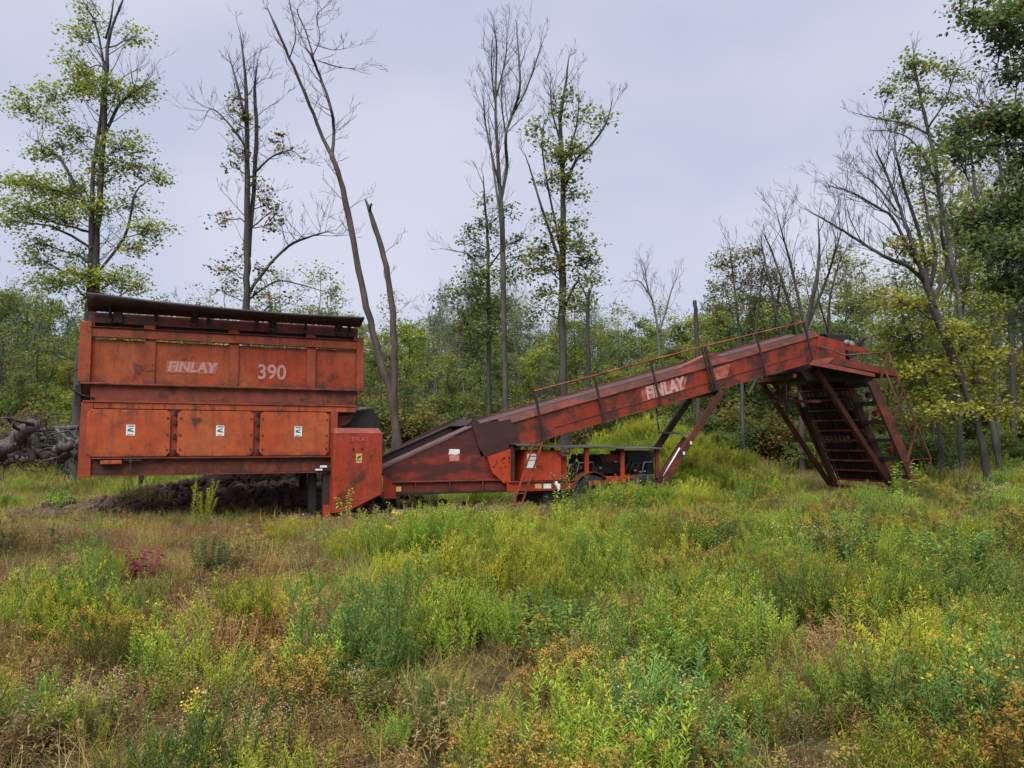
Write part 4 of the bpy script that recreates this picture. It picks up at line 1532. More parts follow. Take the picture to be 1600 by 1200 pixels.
for off in (0, -.035):
    for i in range(n_ + 1):
        s_ = c0[0] + (c1[0] - c0[0]) * i / n_
        z_ = 1.585 - .10 * i / n_ + .012 * math.sin(i * .9)
        for j, v_ in enumerate((-.02, .9, 2.1)):
            mb.v.append((s_, v_, z_ + off + (0, .03, .0)[j]))
m_ = (n_ + 1) * 3
for i in range(n_):
    for j in range(2):
        a1 = i * 3 + j
        mb.f.append((a1, a1 + 3, a1 + 4, a1 + 1))
        mb.f.append((m_ + a1, m_ + a1 + 1, m_ + a1 + 4, m_ + a1 + 3))
    a1 = i * 3
    mb.f.append((a1, m_ + a1, m_ + a1 + 3, a1 + 3))
    a1 = i * 3 + 2
    mb.f.append((a1, a1 + 3, m_ + a1 + 3, m_ + a1))
part('engine_canopy', mb, M_SHEET, smooth=False)
for px in (917, 973, 1027):
    s_ = U(px, 730, .1)[0]
    B2('canopy_post', s_ - .05, s_ + .05, .08, .15, .73, 1.49, M_DARKRED if px > 1000 else M_HOOD)
    B2('canopy_post', s_ - .05, s_ + .05, 1.9, 1.97, .73, 1.49, M_DARKRED)
s0, s1 = U(822, 730, .1)[0], U(878, 730, .1)[0]
cab = part('control_cabinet', MB().box((s0, .12, .735), (s1, 1.2, 1.44)), M_BRIGHT, bevel=.015, label='bright orange control cabinet under the canopy')
q0, q1 = U(824, 709, .11), U(838, 718.5, .11)
part('white_notice', MB().box((q0[0], .112, q1[2]), (q1[0], .117, q0[2])), M_WHITE, cab)
q0, q1 = U(823, 720, .11), U(837, 731, .11)
part('white_notice', MB().box((q0[0], .112, q1[2]), (q1[0], .117, q0[2])), M_WHITE, cab)
B2('cabinet_post', 4.18, 4.24, .2, .3, .73, 1.53, M_DKST)
B2('inner_wall', 4.2, s0, 1.0, 1.03, .73, 1.5, M_BLACK)
s2 = U(884, 720, .1)[0]
B2('fuel_tank', s1 + .02, s2 + .12, .25, .8, .735, 1.3, M_HOOD)
B2('tank_bracket', s1 - .1, s2 + .1, .08, .2, 1.33, 1.4, M_DARKRED)
# engine
e0, e1 = U(930, 730, .6)[0], U(974, 730, .6)[0]
B2('engine_block', e0, e1, .6, 1.2, .85, 1.28, M_BLACK)
B2('rocker_cover', e0 + .08, e1 - .02, .55, .95, 1.13, 1.33, M_HOOD)
eng = MB()
for k in range(46):
    s_ = R.uniform(e0 - .75, e1 + .75)
    z_ = R.uniform(.78, 1.3)
    v_ = R.uniform(.3, 1.1)
    if R.random() < .5:
        eng.box((s_, v_, z_), (s_ + R.uniform(.04, .2), v_ + .1, z_ + R.uniform(.03, .14)))
    else:
        eng.disc((s_, 0, z_), R.uniform(.03, .1), v_, v_ + .06, 10)
o = part('engine_fittings', eng, M_BLACK)
o['kind'] = 'stuff'
for k in range(9):
    s_ = U(886 + k * 3.5 if k < 5 else 975 + (k - 5) * 9, 735, .3)[0]
    a1 = R.uniform(.2, .5)
    part('engine_hose', MB().tube([(s_, .3, .8), (s_ + .05, .25, 1.0 + a1 * .3), (s_ + a1, .3, 1.15), (s_ + a1 + .1, .4, .85)], .02, 5), M_GREY if k % 4 == 0 else M_BLACK, smooth=True)
for (px, py) in ((938, 731), (962, 721), (992, 735), (1000, 737), (1007, 736)):
    q = U(px, py, .28)
    part('bright_fitting', MB().box((q[0] - .03, .26, q[2] - .02), (q[0] + .03, .3, q[2] + .02)), M_GREY)
r0, r1 = U(979, 725, .5)[0], U(1020, 725, .5)[0]
B2('radiator', r0, r1, .45, 1.3, .82, 1.42, M_BLACK)
B2('exhaust_box', e1 + .0, r0 + .05, .5, .8, 1.1, 1.35, M_DKST)
q = U(970, 750, .1)
part('tow_step', MB().prism([(q[0] - .9, .72), (q[0] + .1, .74), (q[0] + .1, .66), (q[0] - .95, .60)], .0, .1), M_HOOD)
# axle, wheels, guards
for px in (925, 1006):
    s_ = U(px, 785, .05)[0]
    wc = Vector((s_, 0, .40))
    wh = MB().disc(wc, .45, .02, .30, 28, hole=.25)
    wo = part('wheel', MB().disc(wc, .25, .10, .24, 20, hole=.07), M_DKST)
    part('tyre', wh, M_RUBBER, wo, bevel=.03)
    part('hub', MB().disc(wc, .09, .06, .26, 10), M_DKST, wo)
    w2 = part('wheel', MB().disc(wc, .25, 1.86, 2.0, 20, hole=.07), M_GREY)
    part('tyre', MB().disc(wc, .45, 1.78, 2.06, 28, hole=.25), M_RUBBER, w2, bevel=.03)
    part('axle', MB().tube([(s_, .26, .4), (s_, 1.84, .4)], .06, 8), M_DKST, smooth=True)
    g_ = MB()
    pts = [(s_ + .53 * math.cos(t_), .40 + .53 * math.sin(t_)) for t_ in [math.pi * (.06 + .88 * k / 12) for k in range(13)]]
    inner = [(s_ + .515 * math.cos(t_), .40 + .515 * math.sin(t_)) for t_ in [math.pi * (.94 - .88 * k / 12) for k in range(13)]]
    if px == 925:
        for k in range(12):
            g_.prism([pts[k], pts[k + 1], inner[11 - k], inner[12 - k]], -.02, .3)
        part('mud_guard', g_, M_DARKRED)
B2('axle_box', 5.0, 5.5, .25, 1.8, .1, .48, M_BLACK)
# ladder leaning at the cabinet
Lm = -.12
la = [U(835, 690, Lm), U(799, 797, Lm), U(848, 690, Lm), U(812, 797, Lm)]
lad = part('ladder_rail', MB().bar(la[0], la[1], .025, .035), M_RAIL)
part('ladder_rail', MB().bar(la[2], la[3], .025, .035), M_RAIL)
for k in range(6):
    t_ = .04 + k * .18
    part('ladder_rung', MB().tube([Vector(la[0]).lerp(Vector(la[1]), t_), Vector(la[2]).lerp(Vector(la[3]), t_)], .012, 5), M_RAIL)

# ------------------------------------------------------------------ trees
def leaf_cloud(centres, per, spread, size, cols, flat=.55, mat=None, name='crown', seed=0, droop=.25):
    """centres: (n,3); 'per' leaves round each; returns a mesh of separate leaves with their own colour"""
    g = np.random.default_rng(seed + 11)
    C = np.array([tuple(c[:3]) for c in centres], dtype=np.float64)
    sc = np.array([c[3] if len(c) > 3 else 1.0 for c in centres])
    n = len(C) * per
    sp_ = np.repeat(sc, per)[:, None]
    P_ = np.repeat(C, per, 0) + np.clip(g.normal(0, 1, (n, 3)), -1.5, 1.5) * np.array([spread, spread, spread * flat]) * .6 * sp_
    th = g.uniform(0, 2 * np.pi, n)
    el = g.normal(-droop, .45, n)
    D = np.stack([np.cos(th) * np.cos(el), np.sin(th) * np.cos(el), np.sin(el)], 1)
    Nn = np.stack([g.normal(0, .5, n), g.normal(0, .5, n), np.ones(n)], 1)
    Sd = np.cross(D, Nn)
    Sd /= np.linalg.norm(Sd, axis=1)[:, None] + 1e-9
    L_ = (size * g.uniform(.6, 1.25, n))[:, None]
    Wd = L_ * g.uniform(.35, .5, n)[:, None]
    fold = np.cross(Sd, D) * L_ * .12
    v0 = P_
    v1 = P_ + D * L_ * .45 + Sd * Wd + fold
    v2 = P_ + D * L_
    v3 = P_ + D * L_ * .45 - Sd * Wd + fold
    verts = np.stack([v0, v1, v2, v3], 1).reshape(-1, 3).astype(np.float32)
    ccl = np.array(cols)[g.integers(0, len(cols), len(C))]
    ccl = ccl * (1 + g.normal(0, .14, (len(C), 1)))
    colr = np.repeat(ccl, per, 0) * (1 + g.normal(0, .13, (n, 1)))
    colr = np.clip(colr * (1 + g.normal(0, .07, (n, 3))), .005, .7)
    colr = np.repeat(colr, 4, 0)
    me = bpy.data.meshes.new(name)
    me.vertices.add(n * 4)
    me.vertices.foreach_set('co', verts.ravel())
    me.loops.add(n * 4)
    me.loops.foreach_set('vertex_index', np.arange(n * 4, dtype=np.int32))
    me.polygons.add(n)
    me.polygons.foreach_set('loop_start', np.arange(0, n * 4, 4, dtype=np.int32))
    me.update(calc_edges=True)
    me.validate()
    ca = me.color_attributes.new('Col', 'FLOAT_COLOR', 'POINT')
    arr = np.ones((n * 4, 4), dtype=np.float32)
    arr[:, :3] = colr
    ca.data.foreach_set('color', arr.ravel())
    me.materials.append(mat or M_LEAF)
    return me


def rvec(r_, k=1.0):
    return Vector((r_.gauss(0, k), r_.gauss(0, k), r_.gauss(0, k)))


def twig(mb, p, d, L_, r0, lev, r_, tips=None, up=.08, split=3, wander=.16, angle=.7, minr=.004, segs=4):
    """a limb that wanders and forks again and again"""
    pts = [p.copy()]
    rad = [r0]
    q = p.copy()
    d = d.normalized()
    for i in range(segs):
        d = (d + rvec(r_, wander) + Vector((0, 0, up))).normalized()
        q = q + d * (L_ / segs)
        pts.append(q.copy())
        rad.append(max(minr * .7, r0 * (1 - .72 * (i + 1) / segs)))
    mb.tube(pts, rad, 5 if r0 > .03 else 3)
    if tips is not None and lev <= 1:
        tips.append(pts[-1])
        tips.append(pts[-2].lerp(pts[-1], .4))
    if lev <= 0:
        return
    for k in range(split):
        t_ = r_.uniform(.25, .98)
        i = min(segs - 1, int(t_ * segs))
        b_ = pts[i].lerp(pts[i + 1], t_ * segs - i)
        dd_ = (pts[i + 1] - pts[i]).normalized()
        side = dd_.cross(rvec(r_)).normalized()
        nd = (dd_ * math.cos(angle) + side * math.sin(angle) * r_.uniform(.6, 1.2)).normalized()
        twig(mb, b_, nd, L_ * r_.uniform(.35, .62), max(minr, rad[i] * .55), lev - 1, r_, tips, up, split, wander, angle, minr, segs)


def smooth_path(pts, n=4):
    """Catmull-Rom through (Vector, radius) points"""
    out_ = []
    m_ = len(pts)
    for i in range(m_ - 1):
        p0, p1, p2, p3 = pts[max(i - 1, 0)], pts[i], pts[i + 1], pts[min(i + 2, m_ - 1)]
        for k in range(n):
            t_ = k / n
            v_ = .5 * ((2 * p1[0]) + (p2[0] - p0[0]) * t_ + (2 * p0[0] - 5 * p1[0] + 4 * p2[0] - p3[0]) * t_ * t_ + (3 * p1[0] - p0[0] - 3 * p2[0] + p3[0]) * t_ ** 3)
            out_.append((v_, p1[1] + (p2[1] - p1[1]) * t_))
    out_.append(pts[-1])
    return out_


def traced_tree(name, label, Y, stems, barkm, blobs=(), twigs_=(), cols=None, group=None, leaf=.13, per=14, seed=1, cat='tree', blob_depth=1.0, ground=True, bare_len=1.6, lspread=.36, tdepth=None, vr=1.15, cmul=1.0):
    """stems: lists of (px, py, width_px); blobs: (px, py, rx, ry, clusters) of leaf; twigs_: (stem, t0, t1, count, length m, up, levels)"""
    r_ = random.Random(seed)
    paths = []
    base = None
    for si, st in enumerate(stems):
        pts = []
        for i, (px, py, wp) in enumerate(st):
            yy = Y + (0 if si == 0 else r_.uniform(-.5, .5) * min(1, i))
            if si and i == 0:
                yy = Y
            p = at(px, py, yy)
            pts.append((p, max(.006, wp * (.41 if name in ('dead_tree', 'broken_snag') else .47) * Y / F)))
        if si == 0 and ground:
            b_ = pts[0][0]
            zb = hgt(b_.x, b_.y) - .1
            if b_.z > zb + .2:
                pts.insert(0, (Vector((b_.x, b_.y, zb)), pts[0][1] * 1.25))
        if si:
            pts[-1] = (pts[-1][0], pts[-1][1] * .35)
        paths.append(smooth_path(pts, 4))
    base = paths[0][0][0].copy()
    root = empty(name, tuple(base), label, cat, group)
    mb = MB()
    for pth in paths:
        # small irregularity of the stem
        mb.tube([p + rvec(r_, min(.018, rr * .14)) for p, rr in pth], [rr * r_.uniform(.93, 1.07) for p, rr in pth], 8 if pth[0][1] > .06 else 6)
    for (si, t0, t1, cnt, ln, up, lev) in twigs_:
        pth = paths[si]
        for k in range(int(cnt * .8 + .5)):
            t_ = t0 + (t1 - t0) * (k + r_.random()) / cnt
            x = t_ * (len(pth) - 1)
            i = min(len(pth) - 2, int(x))
            p = pth[i][0].lerp(pth[i + 1][0], x - i)
            dd_ = (pth[i + 1][0] - pth[i][0]).normalized()
            a1 = r_.uniform(0, 6.283)
            side = Vector((math.cos(a1), math.sin(a1), 0))
            nd = (side + dd_ * up).normalized()
            l2 = ln * r_.uniform(.5, 1.15)
            twig(mb, p, nd, l2, max(.009, min(pth[i][1] * .45, l2 * .014)), min(lev, 2) if l2 < 1 else lev, r_, None, up=.12, minr=.0048, angle=.55, wander=.13, split=3 if r_.random() < .5 else 2)
    if twigs_ and name not in ('broken_snag', 'dead_pole'):
        for pth in paths:
            e0, e1 = pth[-4][0], pth[-1][0]
            if pth[-1][1] < .05:
                for q_ in (-1, -3):
                    twig(mb, pth[q_][0], (e1 - e0).normalized() + rvec(r_, .15), r_.uniform(.5, .9) * Y / 27, max(.006, pth[q_][1] * .8), 2, r_, None, up=.08, minr=.0045, angle=.5, wander=.14, split=3)
    cents = []
    allp = [(p, rr) for pth in paths for p, rr in pth]
    for (cx, cy, rx, ry, ncl) in blobs:
        w_ = rx * Y / F
        dep = r_.uniform(-1, 1) * w_ * blob_depth * .8
        c_ = at(cx, cy, Y + dep)
        h_ = ry * vr * Y / F
        # limb from the stem up to the clump
        cand = [(p, rr) for p, rr in allp if p.z < c_.z + h_ * .3]
        if not cand:
            cand = allp
        b_, br = min(cand, key=lambda q: (q[0] - c_).length + max(0, (q[0].z - c_.z + (c_ - q[0]).length * .35)) * 1.2)
        mid = b_.lerp(c_, .5) + Vector((0, 0, .12 * (c_ - b_).length * r_.uniform(-.5, 1))) + rvec(r_, .1)
        l_ = (c_ - b_).length
        r0 = min(br * .55, .015 + l_ * .013)
        mb.tube([b_, b_.lerp(mid, .5) + rvec(r_, .05), mid, mid.lerp(c_, .5) + rvec(r_, .08), c_], [r0, r0 * .85, r0 * .65, r0 * .5, r0 * .3], 5)
        for k in range(int(ncl * cmul)):
            while True:
                o_ = Vector((r_.uniform(-1, 1), r_.uniform(-1, 1), r_.uniform(-1, 1)))
                if o_.length < 1:
                    break
            q = c_ + Vector((o_.x * w_, o_.y * w_ * .8 * blob_depth, o_.z * h_))
            cents.append((q.x, q.y, q.z, r_.uniform(.5, 1.5)))
            if k % 3 != 2:
                st_ = mid.lerp(c_, r_.random())
                mm = st_.lerp(q, .5) + rvec(r_, .08)
                mb.tube([st_, mm, q], [.012, .009, .005], 3)
    for v_ in range(len(mb.v)):
        a1 = mb.v[v_]
        mb.v[v_] = (a1[0] - base.x, a1[1] - base.y, a1[2] - base.z)
    mb.build('trunk', barkm, root, smooth=True)
    if cents:
        cc = [(c[0] - base.x, c[1] - base.y, c[2] - base.z, c[3]) for c in cents]
        link('crown', leaf_cloud(cc, per, lspread, leaf, cols, seed=seed), root)
    return root


YG = [(.30, .30, .038), (.25, .27, .042), (.19, .23, .042), (.35, .32, .045)]
MG = [(.14, .195, .046), (.18, .225, .046), (.115, .175, .046)]
DG = [(.072, .12, .045), (.095, .145, .046), (.06, .10, .042)]
OLV = [(.20, .175, .06), (.23, .185, .06), (.165, .165, .055)]
OAK = [(.155, .175, .042), (.20, .19, .046), (.115, .14, .042)]
RUST = [(.16, .07, .025), (.14, .05, .03), (.19, .10, .03)]

# 1 tall maple behind the hopper's left end
traced_tree('maple_tree', 'tall twin-stemmed maple with layered yellow-green leaves rising behind the hopper left end', 26,
            [[(118, 690, 15), (126, 560, 14), (146, 480, 13), (150, 380, 12), (156, 300, 10), (162, 200, 9), (166, 120, 8), (170, 60, 5), (192, 0, 3)],
             [(134, 560, 11), (140, 440, 10), (144, 340, 9), (146, 260, 7), (158, 180, 5), (160, 110, 3)],
             [(166, 120, 5), (150, 40, 3), (128, 0, 2)], [(150, 250, 5), (182, 170, 6), (215, 140, 3), (235, 130, 2)],
             [(148, 430, 5), (195, 370, 5), (212, 300, 3), (240, 280, 2)],
             [(140, 330, 4), (95, 250, 5), (60, 225, 4)], [(165, 60, 4), (175, 20, 3), (180, -30, 2)]],
            B_DARK,
            blobs=[(40, 165, 32, 20, 30), (85, 145, 30, 15, 26), (75, 175, 30, 15, 12), (130, 128, 30, 22, 46), (165, 140, 30, 20, 36), (120, 100, 30, 14, 20), (205, 150, 36, 14, 28), (228, 135, 22, 10, 10),
                   (118, 52, 18, 9, 14), (145, 35, 22, 14, 14), (212, 55, 18, 12, 14), (135, 15, 14, 8, 6),
                   (65, 238, 28, 10, 20), (100, 228, 24, 14, 16), (120, 210, 26, 12, 18), (190, 230, 40, 22, 40), (215, 260, 26, 16, 20), (160, 265, 36, 22, 40), (250, 278, 20, 10, 16),
                   (20, 280, 26, 10, 20), (60, 290, 34, 16, 40), (110, 300, 40, 20, 60), (40, 322, 44, 14, 40), (90, 335, 45, 16, 50), (150, 325, 30, 20, 30), (15, 345, 26, 12, 22), (215, 320, 30, 20, 18),
                   (235, 360, 32, 16, 34), (215, 385, 30, 12, 20), (55, 380, 32, 14, 22), (60, 405, 26, 8, 16), (120, 400, 30, 16, 16),
                   (80, 442, 34, 14, 36), (130, 432, 34, 14, 36), (190, 435, 40, 14, 40), (215, 445, 20, 12, 14), (140, 465, 24, 12, 18)],
            twigs_=[(0, .35, .97, 30, 1.6, .5, 2), (1, .2, .95, 22, 1.4, .6, 2), (2, .1, 1, 10, 1.2, .8, 2), (3, .3, 1, 12, 1.3, .6, 2), (4, .2, 1, 10, 1.2, .5, 2), (5, .3, 1, 8, 1.0, .6, 2), (6, .1, 1, 7, 1., .8, 2)],
            cols=[(.38, .38, .045), (.32, .34, .05), (.25, .30, .05), (.20, .26, .05)], seed=3, per=12, leaf=.11, lspread=.40, vr=1.35, cmul=1.4)
# 2 half-bare twin tree
traced_tree('half_bare_tree', 'half-bare twin-stemmed tree with sparse brownish leaves behind the middle of the hopper roof', 25,
            [[(384, 640, 13), (385, 480, 12), (386, 400, 11), (386, 300, 10), (386, 200, 8), (383, 120, 5), (376, 55, 2)],
             [(388, 400, 9), (396, 300, 8), (401, 200, 7), (398, 140, 5), (402, 105, 4)],
             [(386, 200, 5), (370, 130, 4), (355, 80, 2)], [(388, 460, 6), (412, 425, 6), (450, 385, 5), (490, 368, 3), (520, 360, 2)],
             [(385, 230, 4), (355, 190, 3), (330, 170, 2), (318, 190, 1.5)], [(398, 270, 4), (425, 245, 3), (455, 235, 2), (472, 250, 1.5)],
             [(386, 470, 4), (430, 440, 3), (470, 445, 2), (520, 460, 1.5)]],
            B_DARK,
            blobs=[(365, 155, 14, 14, 8), (375, 185, 16, 22, 22), (380, 235, 18, 20, 14), (430, 215, 18, 10, 10), (452, 238, 24, 8, 10), (365, 260, 16, 14, 8), (405, 290, 22, 12, 8), (420, 310, 20, 14, 14), (345, 340, 22, 14, 14), (425, 350, 16, 22, 14),
                   (350, 420, 22, 12, 14), (375, 400, 20, 18, 8), (410, 420, 18, 16, 8), (345, 450, 16, 10, 8), (405, 450, 24, 14, 10), (430, 330, 10, 20, 8), (440, 470, 40, 8, 8)],
            twigs_=[(0, .45, 1, 34, 1.3, .7, 3), (1, .2, 1, 20, 1.1, .8, 3), (2, .2, 1, 9, .9, .8, 2), (3, .4, 1, 16, 1.3, .8, 3), (4, .3, 1, 10, 1.2, .5, 3), (5, .2, 1, 10, 1.0, .4, 3), (6, .1, 1, 10, .9, .5, 2)],
            cols=OLV + RUST[:1] + MG[:1], seed=5, per=7, leaf=.12, lspread=.26)
# 3 leaning dead tree
traced_tree('dead_tree', 'tall leaning dead tree forked high up and bare right of the hopper', 22,
            [[(622, 700, 16), (612, 620, 14), (596, 570, 13), (578, 500, 13), (560, 420, 12), (545, 340, 12), (532, 280, 10), (518, 240, 10)],
             [(518, 242, 8), (500, 205, 7), (478, 150, 6), (452, 90, 5), (430, 40, 5), (416, 8, 3)],
             [(518, 242, 7), (522, 205, 6), (516, 165, 6), (500, 120, 5), (485, 85, 5), (473, 72, 3)],
             [(452, 92, 3), (462, 55, 2.5), (452, 0, 2), (454, -20, 1.5)], [(490, 90, 3), (478, 50, 3), (465, 20, 2), (468, 8, 1.5)],
             [(487, 90, 3), (500, 60, 2), (495, 25, 2), (512, 8, 1.2)], [(497, 95, 2), (530, 105, 2), (560, 108, 1)], [(492, 70, 2), (520, 78, 1.5), (545, 75, 1)]],
            B_BROWN,
            twigs_=[(0, .7, 1, 7, 1.4, .5, 3), (1, .1, .9, 9, .8, .6, 2), (2, .1, 1, 16, 1.2, .5, 3), (3, .2, 1, 3, .6, .6, 1), (4, .2, 1, 8, .7, .6, 2), (5, .2, 1, 10, .8, .6, 2), (6, .3, 1, 6, .6, .4, 2), (7, .3, 1, 5, .5, .3, 2)], seed=6)
# 4 snag
traced_tree('broken_snag', 'broken dead trunk with a jagged top beside the leaning dead tree', 22,
            [[(619, 715, 17), (616, 640, 15), (616, 560, 14), (614, 490, 13), (606, 430, 11), (597, 390, 11), (584, 350, 10), (576, 325, 7), (571, 312, 3)],
             [(578, 330, 6), (580, 318, 3), (582, 322, 1.5)]],
            B_BROWN, twigs_=[(0, .35, .8, 5, .9, .6, 2)], seed=7)
# 5 tall bare tree in the middle
traced_tree('bare_tree', 'tallest bare tree in the middle with a broom of upright twigs', 27,
            [[(793, 690, 11), (790, 640, 10), (787, 520, 9), (786, 420, 9), (783, 320, 8), (778, 250, 6), (774, 160, 4), (776, 80, 3), (772, 40, 1.5)],
             [(784, 310, 6), (792, 260, 6), (790, 210, 5), (800, 180, 5), (812, 140, 4), (810, 80, 3), (806, 30, 1.5)],
             [(800, 180, 3.5), (822, 140, 3), (838, 95, 2.5), (850, 60, 1.5)], [(780, 290, 4), (766, 230, 3), (758, 190, 3), (755, 150, 1.5)],
             [(786, 400, 4), (780, 330, 4), (768, 240, 3), (762, 170, 2)], [(775, 170, 3), (768, 110, 2.5), (770, 50, 1.2)], [(776, 150, 3), (790, 90, 2.5), (792, 40, 1.2)], [(790, 210, 3), (783, 150, 2.5), (788, 90, 1.5)]],
            B_GREY,
            twigs_=[(0, .55, 1, 16, 1.3, 1.8, 3), (1, .3, 1, 18, 1.5, 2.0, 3), (2, .2, 1, 9, 1.0, 1.7, 2), (3, .2, 1, 14, 1.1, 1.6, 3), (4, .3, 1, 12, 1.0, 1.6, 2), (5, .1, 1, 12, 1.2, 2, 2), (6, .1, 1, 12, 1.2, 2, 2), (7, .2, 1, 10, 1.1, 2, 2)], seed=8)
# 6 slim leafy tree at its left
traced_tree('slim_maple_tree', 'slim tree with sparse green leaves close left of the tallest bare tree', 28,
            [[(764, 690, 8), (764, 560, 7), (763, 450, 6), (762, 370, 5), (757, 310, 3), (755, 275, 1.5)], [(763, 440, 3), (735, 400, 2.5), (705, 392, 1.5)], [(763, 420, 3), (790, 385, 2.5), (825, 370, 1.5)]],
            B_DARK,
            blobs=[(760, 320, 16, 12, 10), (745, 350, 22, 12, 16), (795, 330, 16, 14, 10), (735, 372, 20, 10, 14), (750, 395, 26, 10, 20), (800, 380, 26, 12, 18), (770, 355, 20, 12, 12), (740, 430, 30, 16, 36), (795, 425, 22, 16, 18), (735, 455, 34, 16, 40), (760, 480, 40, 18, 40),
                   (722, 500, 26, 20, 36), (770, 520, 34, 22, 30), (735, 540, 28, 20, 36), (810, 400, 18, 10, 10)],
            twigs_=[(0, .4, 1, 24, .9, .4, 2), (1, .3, 1, 8, .9, .3, 3), (2, .3, 1, 8, .7, .3, 2)],
            cols=MG + DG[:1] + OLV[:1], seed=9, per=12, leaf=.11, lspread=.3)
# 7 ivy-clad oak
traced_tree('vine_clad_oak', 'leafy oak with dark vines round its trunk behind the conveyor', 25,
            [[(882, 660, 14), (880, 590, 13), (878, 500, 13), (879, 420, 11), (880, 330, 9), (878, 250, 8), (876, 190, 6), (884, 130, 4), (888, 95, 2)],
             [(880, 300, 5), (900, 250, 5), (925, 225, 4), (948, 190, 3), (958, 150, 1.5)], [(878, 420, 6), (862, 370, 5), (845, 320, 4), (830, 270, 3), (820, 240, 2)],
             [(878, 230, 4), (862, 170, 3), (860, 120, 1.5)], [(878, 400, 4), (858, 300, 3.5), (847, 230, 2.5), (850, 190, 1.5)], [(882, 480, 5), (902, 440, 4), (918, 470, 3)], [(880, 260, 4), (900, 200, 3), (905, 150, 2)]],
            B_DARK,
            blobs=[(885, 150, 18, 10, 10), (870, 175, 14, 12, 10), (838, 200, 16, 12, 16), (850, 220, 16, 10, 10), (890, 230, 26, 14, 24), (870, 245, 20, 16, 24), (905, 235, 14, 14, 14), (945, 190, 14, 14, 10), (925, 175, 14, 10, 7), (905, 190, 18, 14, 8),
                   (880, 270, 24, 16, 26), (850, 285, 18, 8, 8), (895, 300, 22, 14, 20), (860, 345, 18, 14, 14), (900, 345, 18, 12, 12), (875, 370, 26, 14, 22),
                   (845, 390, 26, 16, 34), (905, 385, 30, 16, 38), (915, 405, 24, 14, 26), (838, 420, 26, 14, 28), (870, 420, 28, 16, 26), (920, 435, 24, 14, 22), (850, 455, 24, 14, 20), (880, 470, 26, 20, 24), (905, 470, 22, 12, 14), (840, 480, 20, 8, 8)],
            twigs_=[(0, .5, 1, 26, 1.1, .9, 3), (1, .2, 1, 12, 1.0, .9, 3), (2, .4, 1, 3, .5, .8, 1), (3, .2, 1, 12, 1.1, 1.2, 3), (4, .3, 1, 10, .9, 1.0, 2), (6, .2, 1, 10, 1.0, 1.2, 3)],
            cols=OAK + YG[:1] + MG, seed=10, per=10, leaf=.12, lspread=.36)
# snags and bare groups on the skyline
traced_tree('broken_snag', 'short broken snag standing right of the vine-clad oak', 31, [[(920, 640, 9), (919, 560, 9), (918, 500, 8), (919, 466, 6), (921, 450, 3)], [(920, 470, 3), (926, 440, 2)]], B_DARK, twigs_=[(0, .6, 1, 5, .9, .6, 2)], seed=11)
traced_tree('dead_pole', 'straight dead pole trunk rising above the conveyor middle', 31, [[(1090, 640, 8), (1089, 540, 7.5), (1087, 490, 7), (1085, 469, 6.5)]], B_DARK, twigs_=[(0, .55, .95, 3, .8, .4, 1)], seed=12)
traced_tree('bare_birch_tree', 'small pale bare tree on the skyline above the upper conveyor', 36,
            [[(1032, 620, 5), (1030, 540, 4), (1022, 480, 3.5), (1012, 450, 3), (1008, 420, 1.5)], [(1030, 520, 3), (1042, 480, 3), (1050, 450, 2), (1060, 430, 1.2)], [(1020, 470, 3), (1000, 440, 2), (985, 440, 1)]], B_PALE,
            twigs_=[(0, .4, 1, 14, 1.4, 1.2, 3), (1, .2, 1, 10, 1.1, 1.4, 3), (2, .1, 1, 7, .9, 1, 2)], seed=13)
# 10 multi-stem bare
traced_tree('bare_multistem_tree', 'dark multi-stemmed bare tree spreading above the conveyor head', 30,
            [[(1252, 660, 9), (1256, 560, 8), (1262, 500, 7), (1275, 440, 6), (1280, 390, 4), (1278, 340, 1.5)], [(1256, 560, 6), (1240, 500, 6), (1222, 440, 5), (1205, 390, 3), (1190, 360, 1.5)],
             [(1260, 520, 6), (1244, 450, 5), (1232, 400, 4), (1218, 350, 2), (1212, 325, 1.2)], [(1262, 510, 5), (1290, 440, 4), (1306, 390, 3), (1318, 350, 1.2)], [(1238, 600, 6), (1215, 500, 5), (1200, 430, 4), (1190, 380, 1.5)]], B_DARK,
            twigs_=[(i, .3, 1, 14, 1.5, 1.5, 3) for i in range(5)], seed=14)
traced_tree('bare_multistem_tree', 'slender bare sapling between the dark multi-stemmed tree and the big leaning trunk', 32,
            [[(1300, 660, 6), (1294, 560, 5), (1295, 480, 4), (1305, 430, 3), (1315, 400, 1.5)], [(1294, 520, 3), (1280, 470, 3), (1276, 430, 1.2)]], B_DARK, twigs_=[(0, .4, 1, 14, 1.2, 1.4, 3), (1, .2, 1, 8, .9, 1.4, 2)], seed=15)
